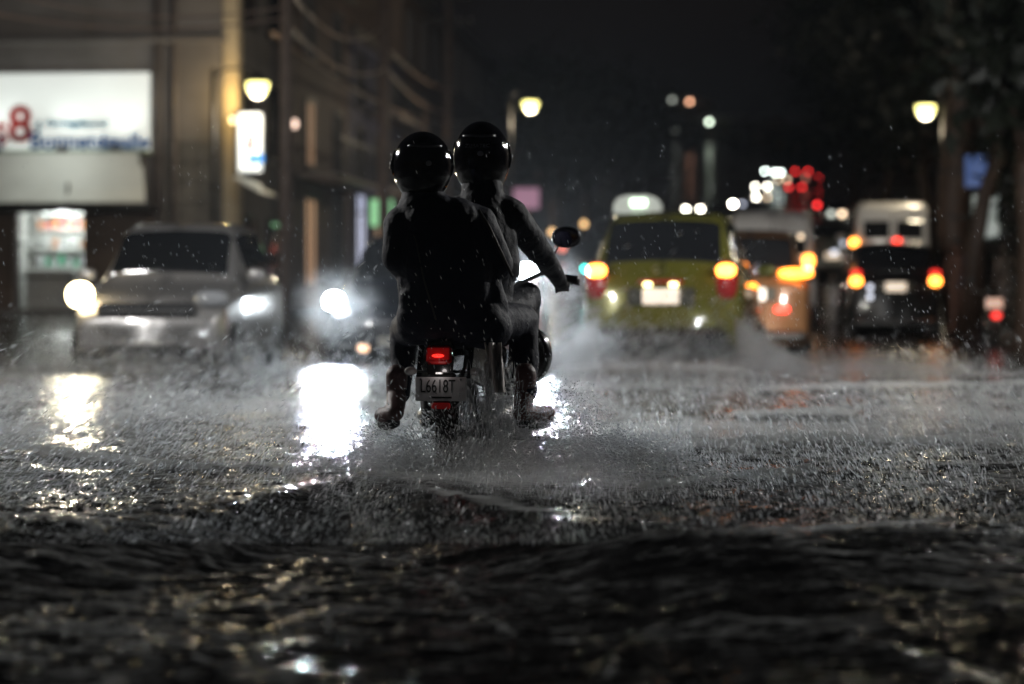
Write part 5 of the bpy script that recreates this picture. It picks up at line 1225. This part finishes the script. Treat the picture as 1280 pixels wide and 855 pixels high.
C = np.stack([(px - 640) / F * d, d, CH + (HZ - py) / F * d], 1); Dv = norm(np.stack([RNG.normal(-.35, .15, n), RNG.normal(0, .1, n), np.ones(n)], 1))
tag(drops("rain", C, Dv, RNG.uniform(.0007, .0014, n), RNG.uniform(.003, .012, n)), "light rain falling around the riders", "rain")

# mist clouds (real volumes)
def mist(px, py, d, sx, sy, sz, dens, label, seed):
    c = P(px, py, d); o = MB().ball((0, 0, 0), (sx, sy, sz), 20, 14).build("spray_mist", None or MATS["mist_%d" % seed] if ("mist_%d" % seed) in MATS else mist_mat(seed, dens, (sx, sy, sz)), None, True, loc=c)
    tag(o, label, "mist", None, 'stuff'); return o
def mist_mat(seed, dens, s):
    m = bpy.data.materials.new("mist_%d" % seed); m.use_nodes = True; n = m.node_tree; n.nodes.clear(); MATS["mist_%d" % seed] = m
    tc = n.nodes.new("ShaderNodeTexCoord"); mp = n.nodes.new("ShaderNodeMapping"); mp.inputs["Scale"].default_value = (1 / s[0], 1 / s[1], 1 / s[2]); n.links.new(tc.outputs["Object"], mp.inputs[0])
    ln = n.nodes.new("ShaderNodeVectorMath"); ln.operation = 'LENGTH'; n.links.new(mp.outputs[0], ln.inputs[0])
    mr = n.nodes.new("ShaderNodeMapRange"); mr.interpolation_type = 'SMOOTHSTEP'; mr.inputs[1].default_value = 1.0; mr.inputs[2].default_value = .15; mr.inputs[3].default_value = 0; mr.inputs[4].default_value = dens
    n.links.new(ln.outputs["Value"], mr.inputs[0])
    no = n.nodes.new("ShaderNodeTexNoise"); no.inputs["Scale"].default_value = 3.0; no.inputs["Detail"].default_value = 4; n.links.new(mp.outputs[0], no.inputs["Vector"])
    m2 = n.nodes.new("ShaderNodeMapRange"); m2.inputs[1].default_value = .35; m2.inputs[2].default_value = .68; n.links.new(no.outputs["Fac"], m2.inputs[0])
    mu = n.nodes.new("ShaderNodeMath"); mu.operation = 'MULTIPLY'; n.links.new(mr.outputs[0], mu.inputs[0]); n.links.new(m2.outputs[0], mu.inputs[1])
    pv_ = n.nodes.new("ShaderNodeVolumePrincipled"); pv_.inputs["Color"].default_value = (.9, .9, .9, 1); pv_.inputs["Anisotropy"].default_value = .3; n.links.new(mu.outputs[0], pv_.inputs["Density"])
    o = n.nodes.new("ShaderNodeOutputMaterial"); n.links.new(pv_.outputs[0], o.inputs["Volume"]); return m
mist(600, 600, 10.3, .85, .6, .22, 1.2, "grey mist of spray thrown up by the rear wheel", 1)
mist(730, 620, 9.9, .8, .55, .16, 1.1, "low mist streaming right from the rear wheel", 2)
mist(810, 462, 24.6, 1.2, .6, .22, 1.6, "white mist behind the taxi's bumper", 3)
mist(1040, 462, 24, 2.0, 1.2, .24, 1.0, "long low mist bank right of the taxi", 4)
mist(415, 385, 28.2, .75, .7, .6, .05, "added mist ball for the halo in front of the dark car headlamp", 6)  # this and the next mist are added for the headlamp halos
mist(655, 352, 31, 1.0, .9, .7, .10, "added mist ball for the halo in front of the oncoming van", 7)
mist(720, 430, 22, .6, .6, .5, .3, "mist between the rider's shoe and the taxi", 5)

# ================================================================== HAZE
hz = MB().box((0, 435, 31), (1060, 1070, 64.4)).build("haze", mat("haze_placeholder", (1, 1, 1)), None)
m = bpy.data.materials.new("haze"); m.use_nodes = True; m.node_tree.nodes.clear(); n = m.node_tree
pv_ = n.nodes.new("ShaderNodeVolumePrincipled"); pv_.inputs["Color"].default_value = (.85, .87, .9, 1); pv_.inputs["Density"].default_value = .00004; pv_.inputs["Anisotropy"].default_value = .75
oo = n.nodes.new("ShaderNodeOutputMaterial"); n.links.new(pv_.outputs[0], oo.inputs["Volume"]); hz.data.materials.clear(); hz.data.materials.append(m)
tag(hz, "thin rainy night haze filling the street", "haze", None, 'stuff')
